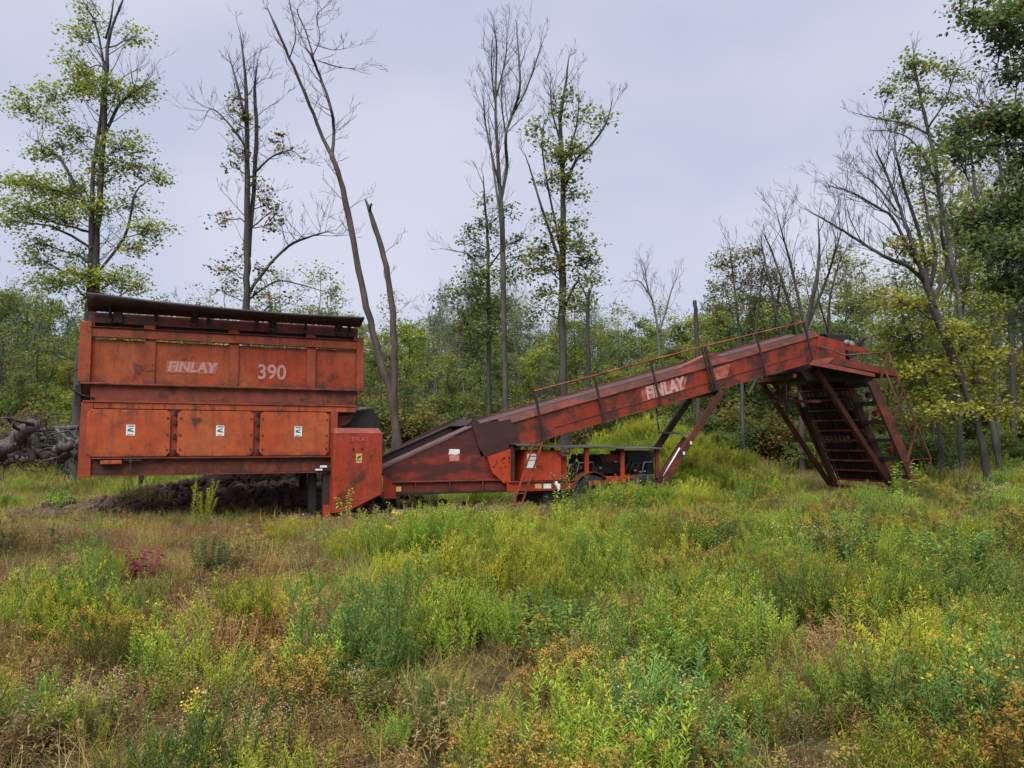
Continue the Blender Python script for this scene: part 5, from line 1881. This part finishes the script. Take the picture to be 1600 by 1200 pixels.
# 11 big leaning trunk fanning to the left
traced_tree('bare_spreading_tree', 'large bare tree fanning grey limbs to the left over the conveyor head', 24,
            [[(1541, 735, 12), (1532, 680, 11), (1512, 620, 12), (1490, 560, 14), (1466, 500, 14), (1450, 450, 12), (1440, 420, 9)],
             [(1442, 425, 7), (1420, 390, 6), (1395, 340, 5), (1365, 320, 4), (1330, 300, 3), (1290, 290, 1.5)],
             [(1450, 450, 8), (1425, 420, 7), (1380, 400, 6), (1340, 375, 5), (1300, 350, 3), (1262, 330, 1.5)],
             [(1445, 440, 8), (1425, 380, 7), (1400, 310, 5), (1380, 260, 4), (1365, 230, 1.5)],
             [(1448, 440, 8), (1440, 380, 6), (1415, 300, 5), (1402, 250, 4), (1398, 215, 1.5)],
             [(1452, 450, 8), (1462, 400, 6), (1450, 340, 5), (1440, 280, 3), (1436, 230, 1.2)], [(1400, 330, 3), (1370, 290, 2.5), (1335, 265, 1.5)], [(1455, 470, 7), (1480, 420, 6), (1470, 350, 4), (1475, 280, 2)]],
            B_DARK,
            twigs_=[(1, .2, 1, 20, 1.5, 1.0, 3), (2, .2, 1, 22, 1.6, 1.1, 3), (3, .2, 1, 18, 1.5, 1.2, 3), (4, .2, 1, 16, 1.3, 1.3, 3), (5, .2, 1, 14, 1.2, 1.3, 3), (6, .2, 1, 12, 1.1, 1, 3), (7, .2, 1, 10, 1.1, 1.3, 3)],
            blobs=[(1420, 385, 34, 10, 22), (1440, 400, 30, 12, 18), (1400, 470, 40, 14, 26), (1430, 480, 40, 16, 24), (1480, 640, 44, 14, 30), (1520, 600, 40, 18, 34), (1450, 575, 40, 16, 30), (1540, 560, 36, 20, 30), (1500, 520, 40, 16, 26), (1560, 640, 40, 20, 34), (1450, 620, 30, 14, 20)],
            cols=YG, seed=16, per=14)
# 12 tall leafy-topped tree at the right
traced_tree('tall_right_tree', 'tall slender tree with flat leafy tiers at its top on the right side', 27,
            [[(1560, 720, 10), (1540, 620, 9), (1510, 540, 9), (1496, 460, 8), (1482, 380, 8), (1466, 290, 7), (1456, 230, 6), (1440, 160, 5), (1432, 120, 4), (1427, 85, 2)],
             [(1460, 215, 4), (1420, 195, 3), (1370, 185, 2), (1330, 175, 1.5)], [(1468, 290, 4), (1500, 260, 3), (1520, 240, 2)], [(1450, 200, 4), (1475, 160, 3), (1495, 110, 2), (1510, 95, 1)], [(1470, 300, 4), (1430, 225, 3), (1390, 205, 2), (1355, 205, 1.5)]],
            B_GREY,
            blobs=[(1428, 95, 20, 10, 18), (1445, 105, 22, 8, 14), (1412, 125, 26, 8, 14), (1390, 140, 16, 8, 14), (1425, 158, 22, 8, 14), (1480, 108, 22, 8, 10), (1502, 120, 24, 7, 12), (1480, 155, 40, 7, 22), (1400, 185, 20, 8, 10), (1415, 195, 14, 8, 8), (1440, 140, 20, 8, 10),
                   (1420, 235, 22, 8, 10), (1450, 240, 30, 12, 20), (1490, 225, 26, 12, 20), (1440, 262, 24, 14, 20), (1420, 290, 14, 10, 7), (1500, 190, 24, 8, 10), (1480, 330, 26, 14, 16), (1520, 370, 30, 14, 20), (1500, 420, 34, 14, 22), (1550, 470, 36, 18, 30), (1530, 520, 36, 18, 30)],
            twigs_=[(0, .5, 1, 18, 1.0, .5, 2), (1, .3, 1, 8, .8, .6, 2), (3, .3, 1, 8, .8, .6, 2), (4, .3, 1, 8, .8, .6, 2)],
            cols=MG + YG[1:3], seed=17, per=14, leaf=.12, lspread=.34)
# further trunks at the right edge
for i, (st, cl, lab) in enumerate([
    ([(1560, 735, 9), (1556, 600, 8), (1550, 480, 8), (1540, 380, 6), (1525, 300, 5), (1515, 220, 3), (1508, 170, 1.5)], None, 'straight bare grey tree right of the tall leafy-topped tree'),
    ([(1585, 700, 10), (1582, 560, 9), (1576, 450, 8), (1572, 340, 7), (1560, 240, 4), (1550, 160, 1.5)], None, 'pale bare tree second from the right edge of the forest'),
    ([(1610, 700, 12), (1604, 560, 10), (1596, 420, 9), (1590, 300, 7), (1584, 200, 4), (1590, 120, 1.5)], None, 'pale bare tree cut by the right edge of the view'),
    ([(1470, 700, 8), (1462, 640, 7), (1440, 580, 6), (1425, 540, 5), (1412, 500, 4), (1400, 440, 2)], 1, 'thin leaning trunk right behind the stair handrail'),
    ([(1500, 690, 8), (1498, 600, 8), (1502, 500, 7), (1515, 420, 5), (1530, 330, 2)], 1, 'thin dark trunk with yellow-green leaves near the right edge'),
]):
    bl = [(st[k][0] + dx_, st[k][1] + dy_, 40, 16, 26) for k in range(2, 5) for dx_, dy_ in ((-30, 10), (35, -25), (0, 30))] if cl else ()
    traced_tree('forest_tree', lab, (29, 31, 30, 25.5, 28)[i], [st], B_GREY if i < 4 else B_DARK, blobs=bl,
                twigs_=[(0, .35, 1, 26, 1.6, 1.3, 3)] if not cl else [(0, .4, 1, 10, .8, .8, 2)], cols=YG + MG[:1], seed=20 + i, per=14)
# brownish-green cluster of slender stems
traced_tree('slender_tree_clump', 'clump of slender trees with thin brownish-green leaves above the upper conveyor', 31,
            [[(1160, 660, 6), (1158, 560, 5), (1150, 470, 4), (1142, 400, 2), (1140, 385, 1)], [(1165, 600, 5), (1180, 520, 4), (1190, 440, 3), (1196, 395, 1.2)], [(1160, 560, 4), (1172, 470, 3), (1176, 400, 1.5)], [(1168, 620, 5), (1205, 540, 4), (1216, 460, 3), (1225, 410, 1.2)]], B_GREY,
            blobs=[(1125, 410, 20, 14, 26), (1150, 400, 26, 16, 30), (1178, 395, 16, 14, 18), (1125, 445, 22, 18, 26), (1160, 440, 30, 22, 44), (1190, 430, 26, 20, 34), (1215, 430, 24, 18, 28), (1140, 480, 26, 18, 26), (1180, 480, 34, 20, 36), (1220, 470, 24, 18, 26), (1120, 490, 16, 16, 14), (1250, 440, 24, 20, 20), (1250, 480, 26, 18, 22)],
            twigs_=[(i, .4, 1, 12, .9, 1.0, 2) for i in range(4)], cols=OLV + OAK, seed=30, per=13, leaf=.10, lspread=.28)
# 14 the near tree reaching in from the right
NEAR = [(.085, .155, .05), (.11, .18, .05), (.07, .125, .046), (.14, .20, .05)]
traced_tree('overhanging_maple', 'dark green maple branches hanging in from the upper right corner', 10,
            [[(1860, 900, 60), (1845, 600, 50), (1830, 300, 44), (1800, 50, 36), (1780, -200, 24)],
             [(1828, 300, 20), (1740, 240, 16), (1660, 230, 10), (1590, 225, 6), (1520, 230, 3)], [(1820, 150, 20), (1740, 70, 14), (1660, 30, 9), (1580, 20, 6), (1510, 20, 2)],
             [(1835, 420, 20), (1750, 380, 14), (1670, 360, 10), (1590, 350, 6), (1510, 350, 3)], [(1838, 520, 16), (1740, 480, 12), (1650, 450, 8), (1590, 440, 4)], [(1800, 60, 12), (1700, 90, 8), (1620, 110, 5), (1560, 110, 2)]],
            B_DARK,
            blobs=[(1520, 18, 26, 20, 26), (1560, 30, 30, 24, 34), (1600, 15, 36, 30, 50), (1590, 60, 24, 22, 26), (1560, 70, 18, 12, 10), (1590, 115, 24, 16, 24), (1640, 60, 40, 60, 60), (1660, 160, 40, 60, 60),
                   (1500, 205, 22, 14, 22), (1530, 190, 28, 16, 34), (1570, 180, 30, 16, 40), (1600, 200, 24, 20, 30), (1490, 235, 18, 12, 14), (1525, 235, 24, 14, 20), (1595, 245, 20, 20, 18),
                   (1510, 340, 20, 12, 14), (1545, 345, 30, 24, 36), (1580, 325, 26, 26, 40), (1600, 300, 20, 24, 24), (1555, 385, 34, 20, 40), (1595, 390, 24, 30, 36), (1520, 375, 18, 12, 12),
                   (1575, 440, 24, 18, 26), (1600, 450, 16, 24, 24), (1600, 500, 16, 20, 14), (1650, 300, 40, 80, 70), (1655, 430, 40, 60, 60), (1680, 540, 50, 50, 50)],
            twigs_=[(1, .3, 1, 10, .7, .4, 2), (2, .3, 1, 10, .7, .4, 2), (3, .3, 1, 10, .7, .4, 2), (4, .3, 1, 8, .7, .4, 2), (5, .3, 1, 8, .7, .4, 2)],
            cols=NEAR * 9 + [(.13, .04, .03)], seed=40, per=17, leaf=.062, lspread=.25, blob_depth=1.2)


# generic forest trees, several models copied through the wood
def model(H, cs, cr, ncl, per, cols, seed, lean=.05, leaf=.16, top=.5, barkm=B_DARK, tw=16, r0=.09, multi=1, lev=2):
    r_ = random.Random(seed)
    mb = MB()
    cents = []
    for s_ in range(multi):
        a1 = r_.uniform(0, 6.283)
        ln_ = Vector((math.cos(a1), math.sin(a1), 0)) * (lean if multi == 1 else .22)
        hh = H * r_.uniform(.85, 1)
        pts = []
        for k in range(8):
            t_ = k / 7
            pts.append(Vector((0, 0, hh * t_)) + ln_ * hh * t_ ** 1.3 + Vector((r_.gauss(0, .012), r_.gauss(0, .012), 0)) * hh)
        pts[0] = Vector((0, 0, -.4))
        rad = [r0 * (1 - .88 * k / 7) for k in range(8)]
        mb.tube(pts, rad, 6)
        for k in range(tw // multi):
            t_ = cs + (1 - cs) * (k + r_.random()) / (tw // multi)
            x = t_ * 7
            i = min(6, int(x))
            p = pts[i].lerp(pts[i + 1], x - i)
            a2 = r_.uniform(0, 6.283)
            prof = math.sin(math.pi * min(1, max(.08, (t_ - cs) / (1 - cs) * .82 + .18))) ** .6
            l_ = cr * prof * r_.uniform(.65, 1.15)
            tips = []
            twig(mb, p, Vector((math.cos(a2), math.sin(a2), r_.uniform(.15, .8) + (.9 if not ncl else 0))), l_, max(.012, rad[i] * .4), lev, r_, tips, up=.05 if ncl else .16, minr=.007, segs=3)
            if ncl:
                for _ in range(ncl // tw):
                    q = r_.choice(tips) + rvec(r_, .16)
                    cents.append((q.x, q.y, q.z, r_.uniform(.6, 1.3)))
    tm = mesh_from('trunk', mb.v, mb.f, barkm, smooth=True)
    cm = leaf_cloud(cents, per, .42, leaf, cols, seed=seed) if cents else None
    return tm, cm


MODELS = {
    'maple': [model(9, .12, 2.3, 300, 13, YG[:2] + MG[:2], 101), model(8, .08, 2.1, 300, 13, YG, 102), model(10, .2, 2.4, 300, 12, MG + YG[1:3], 103, r0=.12)],
    'oak': [model(10, .25, 2.6, 320, 13, OAK + DG, 104, r0=.13), model(9, .15, 2.4, 300, 13, MG + DG, 105, r0=.11), model(11, .35, 2.4, 260, 12, DG + MG, 106, r0=.12)],
    'thin': [model(10, .3, 1.8, 130, 9, OLV + OAK, 107, leaf=.13, r0=.08), model(9, .25, 1.7, 120, 9, MG + OLV, 108, leaf=.13, r0=.07), model(11, .4, 1.5, 110, 9, YG + MG, 117, leaf=.13, r0=.07, barkm=B_PALE), model(10, .35, 1.6, 150, 9, MG + YG[:1], 118, leaf=.13, r0=.075, barkm=B_GREY)],
    'bare': [model(10, .35, 2.0, 0, 0, YG, 109, barkm=B_PALE, tw=22, r0=.07, lev=3), model(9, .3, 2.2, 0, 0, YG, 110, barkm=B_GREY, tw=20, r0=.07, lev=3), model(8, .25, 1.6, 0, 0, YG, 111, barkm=B_GREY, tw=18, r0=.05, multi=3, lev=3)],
    'red': [model(6, .1, 1.7, 200, 12, RUST + OLV, 112, r0=.06)],
    'shrub': [model(3, .03, 1.5, 220, 13, MG + YG[:2], 113, r0=.035, multi=4), model(2.4, .03, 1.4, 200, 13, DG + MG, 114, r0=.03, multi=4), model(2.6, .03, 1.3, 180, 11, OLV + YG[2:3] + RUST[:1], 115, r0=.03, multi=4)],
}
SKY = [(-80, 430), (0, 440), (60, 470), (110, 520), (140, 500), (440, 480), (520, 470), (570, 500), (620, 500), (690, 490), (730, 430), (790, 480), (840, 500), (900, 500), (960, 490), (1010, 500), (1060, 500), (1110, 470), (1200, 440), (1260, 470), (1310, 430), (1360, 420), (1410, 440), (1450, 400), (1520, 300), (1600, 260), (1700, 260)]


def skyline(px):
    for i in range(len(SKY) - 1):
        if SKY[i][0] <= px <= SKY[i + 1][0]:
            t_ = (px - SKY[i][0]) / (SKY[i + 1][0] - SKY[i][0])
            return SKY[i][1] + (SKY[i + 1][1] - SKY[i][1]) * t_
    return 450


PLACES = [(30, 'above the brush pile at the left edge'), (70, 'over the middle of the brush pile'), (128, 'between brush pile and hopper'), (230, 'behind the hopper left part'), (340, 'behind the hopper middle'), (440, 'behind the hopper right part'), (575, 'just left of the leaning dead tree'),
          (650, 'right beside the two dead trunks'), (700, 'above the conveyor trough'), (745, 'left of the slim leafy tree'), (800, 'round the tallest bare tree'), (860, 'left of the vine-clad oak'), (915, 'right behind the vine-clad oak'),
          (970, 'right of the short snag'), (1040, 'below the small pale bare tree'), (1090, 'left of the dead pole'), (1140, 'right of the dead pole'), (1200, 'behind the slender tree clump'), (1270, 'behind the conveyor head'),
          (1340, 'above the screen stair'), (1400, 'right of the screen stair'), (1460, 'behind the stair handrail'), (1520, 'under the big leaning bare tree'), (1580, 'near the right edge'), (9999, 'at the very right edge')]


def place_name(px):
    for lim, nm in PLACES:
        if px < lim:
            return nm


KIND = {'maple': ('young_maple_tree', 'yellow-green young maple'), 'oak': ('young_oak_tree', 'dark green broadleaf tree'), 'thin': ('thin_leaved_tree', 'thin olive-leaved tree'), 'bare': ('bare_sapling', 'slender leafless grey tree'), 'red': ('rusty_leaved_tree', 'small tree with rusty red leaves'), 'shrub': ('forest_edge_shrub', 'leafy shrub')}
HM = {}


def copy_tree(kind, x, y, h, label, group):
    tm, cm = R.choice(MODELS[kind])
    if tm.name not in HM:
        HM[tm.name] = max(v_.co.z for v_ in tm.vertices)
    k = h / HM[tm.name]
    r = empty(KIND[kind][0], (x, y, hgt(x, y)), label, 'shrub' if kind == 'shrub' else 'tree', group, R.uniform(0, 6.283))
    kw = k if kind != 'bare' else k
    r.scale = (kw * R.uniform(.9, 1.2), kw * R.uniform(.9, 1.2), k)
    link('trunk', tm, r)
    if cm:
        link('crown', cm, r)
    return r


rows = [(31.5, 30, 'front'), (35, 40, 'front'), (40, 40, 'back'), (47, 40, 'back'), (56, 38, 'back'), (68, 34, 'back')]
counter = {}
for Yr, cnt, rk in rows:
    for i in range(cnt):
        px = -110 + (1800 / cnt) * (i + R.uniform(.1, .9))
        y = Yr + R.uniform(-1.8, 1.8)
        if rk == 'front' and 900 < px < 1300:
            y += 3
        if px > 1400:
            y += -1.0
        x = (px - 800) / F * y
        top = skyline(px)
        pz = at(px, top, y).z
        h = pz - hgt(x, y)
        if Yr < 34:
            h *= R.uniform(.5, .85)
        elif rk == 'front':
            h *= R.uniform(.65, 1.0)
        else:
            h *= R.uniform(.72, 1.02)
        h = max(2.5, h)
        if 60 < px < 125 and y < 60:
            h *= .85
        wts = {'maple': 3.2, 'oak': 2.3, 'thin': 3.4, 'bare': 2.9 if rk == 'front' else 1.6, 'red': .35}
        if px < 100:
            wts = {'maple': .8, 'oak': 2.5, 'thin': 2, 'bare': 2.2}
        if 1030 < px < 1130:
            wts['red'] = 2
        if px > 1380:
            wts = {'maple': 3, 'oak': 1, 'thin': 3, 'bare': 3.4, 'red': .2}
        if 100 < px < 440 and rk == 'front':
            h *= .8
        kind = R.choices(list(wts), list(wts.values()))[0]
        if kind in ('bare', 'thin'):
            h *= R.uniform(1.1, 1.38)
        if px > 1400 and kind in ('maple', 'oak'):
            h *= .66
        if kind == 'red':
            h = min(h, 6)
        pn = place_name(px)
        dn = ('nearest row, ', 'second row, ', 'third row, ', 'fourth row, ', 'fifth row, ', 'last row, ')[rows.index((Yr, cnt, rk))]
        hd = 'tall ' if h > 8.5 else ('mid-height ' if h > 6.5 else 'short ')
        copy_tree(kind, x, y, h, hd + KIND[kind][1] + ' ' + dn + pn, hd + KIND[kind][1] + 's ' + dn + pn)
for i in range(46):
    px = -60 + 1720 / 46 * (i + R.uniform(.1, .9))
    y = R.uniform(28.8, 31.5)
    if 860 < px < 1240:
        y += 3.5
    if px < 130:
        y -= 2
    x = (px - 800) / F * y
    pn = place_name(px)
    copy_tree('shrub', x, y, R.uniform(1.1, 2.6), ('low', 'knee-high', 'wide', 'rounded')[i % 4] + ' leafy shrub at the forest foot ' + pn, 'shrubs ' + pn)

# the far-off wood behind, one mass
far = [m_ for kk in ('maple', 'oak') for m_ in MODELS[kk]]
fp = []
for _ in range(420):
    y = R.uniform(74, 130)
    fp.append((R.uniform(-1.05, 1.05) * y * .78, y, None, 1.1))
scatter('far_wood', [m_[1] for m_ in far], fp, 'far-off wood closing the view behind the nearer trees', None, 0, .3, .9, 1.25)
fl2 = []
for _ in range(900):
    y = R.uniform(31, 62)
    x = R.uniform(-1, 1) * y * .74
    fl2.append((x, y, None, R.uniform(.5, 1.1)))
scatter('forest_undergrowth', [MODELS['shrub'][i][1] for i in range(3)], fl2, 'undergrowth between the forest trunks', None, 0, .1, .5, 1.0)

# ------------------------------------------------------------------ brush pile at the left edge
logs = [  # px, py, px2, py2, width px, what
    (2, 712, 44, 668, 20, 'thick grey stump log leaning up at the left of the brush pile'),
    (30, 662, 80, 676, 6, 'straight dark pole lying across the top of the brush pile'),
    (55, 672, 122, 668, 7, 'long dark pole pointing at the hopper on the brush pile'),
    (0, 690, 36, 684, 9, 'short grey log at the very left edge of the brush pile'),
    (44, 690, 70, 716, 12, 'grey log tilted down to the right in the brush pile'),
    (62, 684, 86, 700, 14, 'pale grey root end in the middle of the brush pile'),
    (82, 698, 124, 690, 16, 'thick dark log under the right end of the brush pile'),
    (70, 712, 124, 712, 12, 'grey log lying flat along the foot of the brush pile'),
    (10, 722, 60, 714, 10, 'weathered log lying flat at the front of the brush pile'),
    (84, 680, 92, 716, 7, 'bleached upright branch in the middle of the brush pile'),
    (36, 676, 52, 722, 9, 'dark log standing steeply left of the middle of the brush pile'),
    (90, 672, 124, 700, 6, 'bent dark branch at the right end of the brush pile'),
    (-30, 704, 10, 716, 16, 'grey log cut by the left edge of the view'),
    (58, 700, 100, 724, 8, 'pale branch reaching into the grass before the brush pile'),
]
for i, (x0, y0, x1, y1, w, lab) in enumerate(logs):
    Y0_ = 22 + R.uniform(-.5, .7)
    a1, b1 = at(x0, y0, Y0_), at(x1, y1, Y0_ + R.uniform(-.5, .5))
    r_ = random.Random(50 + i)
    base = a1.lerp(b1, .5)
    root = empty('log' if w > 8 else 'dead_branch', tuple(base), lab, 'log' if w > 8 else 'branch', 'logs and branches heaped in the brush pile')
    mb = MB()
    rr = w * .5 * 22 / F
    pts = [a1.lerp(b1, k / 5) - base + rvec(r_, rr * .35) for k in range(6)]
    mb.tube(pts, [rr * r_.uniform(.8, 1.15) for _ in pts], 9)
    mb.build('trunk', B_DRIFT if i % 3 != 1 else B_BROWN, root, smooth=True)
    tw_ = MB()
    for k in range(6 if w > 8 else 3):
        twig(tw_, r_.choice(pts), rvec(r_) + Vector((0, 0, .3)), r_.uniform(.4, 1.1), max(.015, rr * .35), 1, r_, None, up=0, minr=.008, wander=.35)
    tw_.build('side_roots', B_DRIFT if i % 2 else B_DARK, root, smooth=True)
deb = MB()
r_ = random.Random(77)
for k in range(90):
    c_ = at(r_.uniform(-40, 124), r_.uniform(684, 724), 22 + r_.uniform(-.6, 1.2))
    twig(deb, c_, rvec(r_), r_.uniform(.3, 1.2), r_.uniform(.01, .035), 1, r_, None, up=0, minr=.006, wander=.3, split=2)
o = deb.build('brush_debris', B_DRIFT, None, smooth=True)
o['kind'] = 'stuff'
o['label'] = 'tangle of small dead sticks filling the brush pile'

# ------------------------------------------------------------------ plants that stand out singly
def plant(name, label, px, py, lb, group=None, sc=1.0, cat='plant', Y=None):
    Y = Y or (EZ - .1) * F / (py - 690)
    x = (px - 800) / F * Y
    root = empty(name, (x, Y, hgt(x, Y) - .02), label, cat, group)
    root.scale = (sc, sc, sc)
    o = link('foliage', lb.mesh('foliage', M_WEED), root)
    return root


plant('yellow_green_weed', 'tall bright yellow-green weed in front of the dirt heap below the hopper', 322, 822, feather_plant(1.0, 16, .09, .011, YGR, None, lps=60, spread=.16, lean=.2), Y=14.2)
plant('yellow_green_weed', 'bushy yellow-green weed under the left part of the hopper bottom', 222, 800, feather_plant(.8, 18, .09, .012, YGR, None, lps=50, spread=.3, lean=.3), Y=16.6)
plant('goldenrod', 'drooping bright yellow goldenrod plume in front of the orange trough', 628, 872, feather_plant(.62, 5, .06, .008, YGR, YEF, fl_n=40, fsize=.018, spread=.1, lean=.5), Y=10.6)
plant('green_sapling', 'little green sapling standing in front of the motor hood', 541, 810, broad_plant(.75, 2, .10, .05, YGR, whorl=7, spread=.03), Y=14.6)
plant('sumac_seedling', 'low plant with crimson leaves in the brown weeds at the left', 225, 900, broad_plant(.45, 6, .09, .05, [(.30, .04, .06), (.22, .04, .07)], spread=.2), Y=8.8)
plant('red_leaved_plant', 'slim plant with red leaves left of the hood foot', 422, 850, broad_plant(.6, 3, .07, .03, [(.30, .04, .02), (.22, .05, .02)], spread=.1), Y=11.8)
plant('dark_green_bush', 'dense dark green bushy weed in the left middle of the meadow', 338, 905, broad_plant(.5, 16, .06, .018, DG + BLG, spread=.22, whorl=8), Y=9.0)
plant('bluish_weed', 'single tall blue-green weed standing on the right of the meadow', 1146, 850, feather_plant(.95, 8, .09, .011, BLG, None, lps=60, spread=.08, lean=.25), Y=12.6)
plant('dark_weed_clump', 'dark green weed clump left of the dirt track on the right', 1330, 920, broad_plant(.75, 22, .09, .028, DG + MG, spread=.45, whorl=8), Y=9.2)
plant('dark_weed_clump', 'dark green leafy clump with brown stems near the right edge', 1490, 950, broad_plant(.8, 18, .085, .03, DG + BLG, spread=.4, whorl=8), Y=8.0)
plant('dark_weed_clump', 'rounded dark blue-green clump right of the picture middle', 1160, 890, broad_plant(.5, 22, .07, .02, DG + BLG, spread=.4, whorl=8), Y=10.6)
plant('yellow_flower_plant', 'plant with a single bright yellow bloom at the lower left', 245, 1075, feather_plant(.55, 3, .06, .009, GRN, (.6, .42, .02), fl_n=8, fsize=.016, spread=.05), Y=5.2)
plant('yellow_flower_plant', 'yellow flowered spike at the bottom edge left of the middle', 345, 1195, feather_plant(.5, 4, .06, .009, GRN, YEF, fl_n=30, fsize=.011, spread=.05), Y=3.6)
plant('broad_leaved_seedling', 'seedling with two broad blue-green leaves at the bottom edge', 650, 1190, broad_plant(.42, 1, .085, .055, [(.10, .17, .09)], spread=.01, whorl=9), Y=3.0)
plant('yellow_daisy_weed', 'yellow flowers on green stems at the bottom right corner', 1478, 1160, feather_plant(.6, 6, .07, .01, GRN, (.6, .40, .02), fl_n=6, fsize=.015, spread=.15), Y=3.9)
plant('leafy_sapling', 'leafy green sapling in front of the foot of the screen stair', 1402, 785, broad_plant(1.1, 7, .17, .09, GRN + YGR, spread=.5), Y=21.0)
plant('leafy_sapling', 'dark leafy bush before the wheel of the machine', 880, 800, broad_plant(1.05, 12, .10, .045, GRN + DG, spread=.5), Y=15.6)
plant('leafy_sapling', 'broad green weed hiding the front tyre of the machine', 948, 800, broad_plant(.9, 14, .10, .04, GRN + BLG, spread=.6), Y=16.4)
for i, (px, py, Y, lab) in enumerate([(1560, 800, 15.5, 'white flowering aster bush at the right edge of the meadow'), (1270, 900, 9.6, 'white aster tuft with yellow neighbours right of the middle'), (1480, 700, 27, 'white flowered bush behind the stair handrail'), (1590, 705, 25, 'white flowered bush at the forest edge on the far right'),
                                  (1220, 715, 29, 'pale flowered shrub under the conveyor head'), (1530, 1100, 0, ''), (1165, 1050, 5.2, 'small white aster stem in the lower middle of the meadow'), (1018, 1170, 3.6, 'white aster sprig at the bottom edge of the meadow')]):
    if not Y:
        continue
    k = 1.0 if Y < 12 else 1.4
    plant('white_aster_plant', lab, px, py, broad_plant(.55 * k, 5 if Y < 6 else 16, .05 * k, .014 * k, GRN, spread=.12 if Y < 6 else .5, flower=(.55, .55, .48), fsize=.010 if Y < 6 else .02), Y=Y)
for i, (px, Y, lab) in enumerate([(836, 9.6, 'dead dark weed stalk standing left of the bright green patch'), (885, 12.6, 'short dead stalk nearest the machine wheels'), (922, 12.4, 'dead stalk right beside the shorter one near the wheels'), (1070, 7.4, 'dead brown stalk right of the bright green patch'), (1145, 13.5, 'dry bare stem under the tall bluish weed')]):
    x = (px - 800) / F * Y
    root = empty('dead_stalk', (x, Y, hgt(x, Y)), lab, 'plant')
    lb = dead_weed(.9, 3, [(.03, .02, .015), (.05, .03, .02)], spread=.05)
    link('stem', lb.mesh('stem', M_WEED), root)
# reed-like tuft with leaning green blades on the lower right
plant('sedge_tuft', 'tuft of long leaning green blades in the lower right of the meadow', 1350, 1040, grass_tuft(.75, 60, .25, [(.13, .17, .04), (.09, .12, .03)], .012, 1.3), Y=5.6)

# trees that would share a label are told apart by their order from left to right
same = {}
for o in S.objects:
    if o.parent is None and o.get('label') and o.get('kind') is None:
        same.setdefault(o['label'], []).append(o)
for lab, obs in same.items():
    if 2 <= len(obs) <= 5 and len(lab.split()) <= 15:
        obs.sort(key=lambda q: q.location.x / max(q.location.y, 1))
        words = {2: ['left', 'right'], 3: ['left', 'middle', 'right'], 4: ['leftmost', 'left', 'right', 'rightmost'], 5: ['leftmost', 'left', 'middle', 'right', 'rightmost']}[len(obs)]
        for o, w_ in zip(obs, words):
            o['label'] = w_ + ' ' + lab
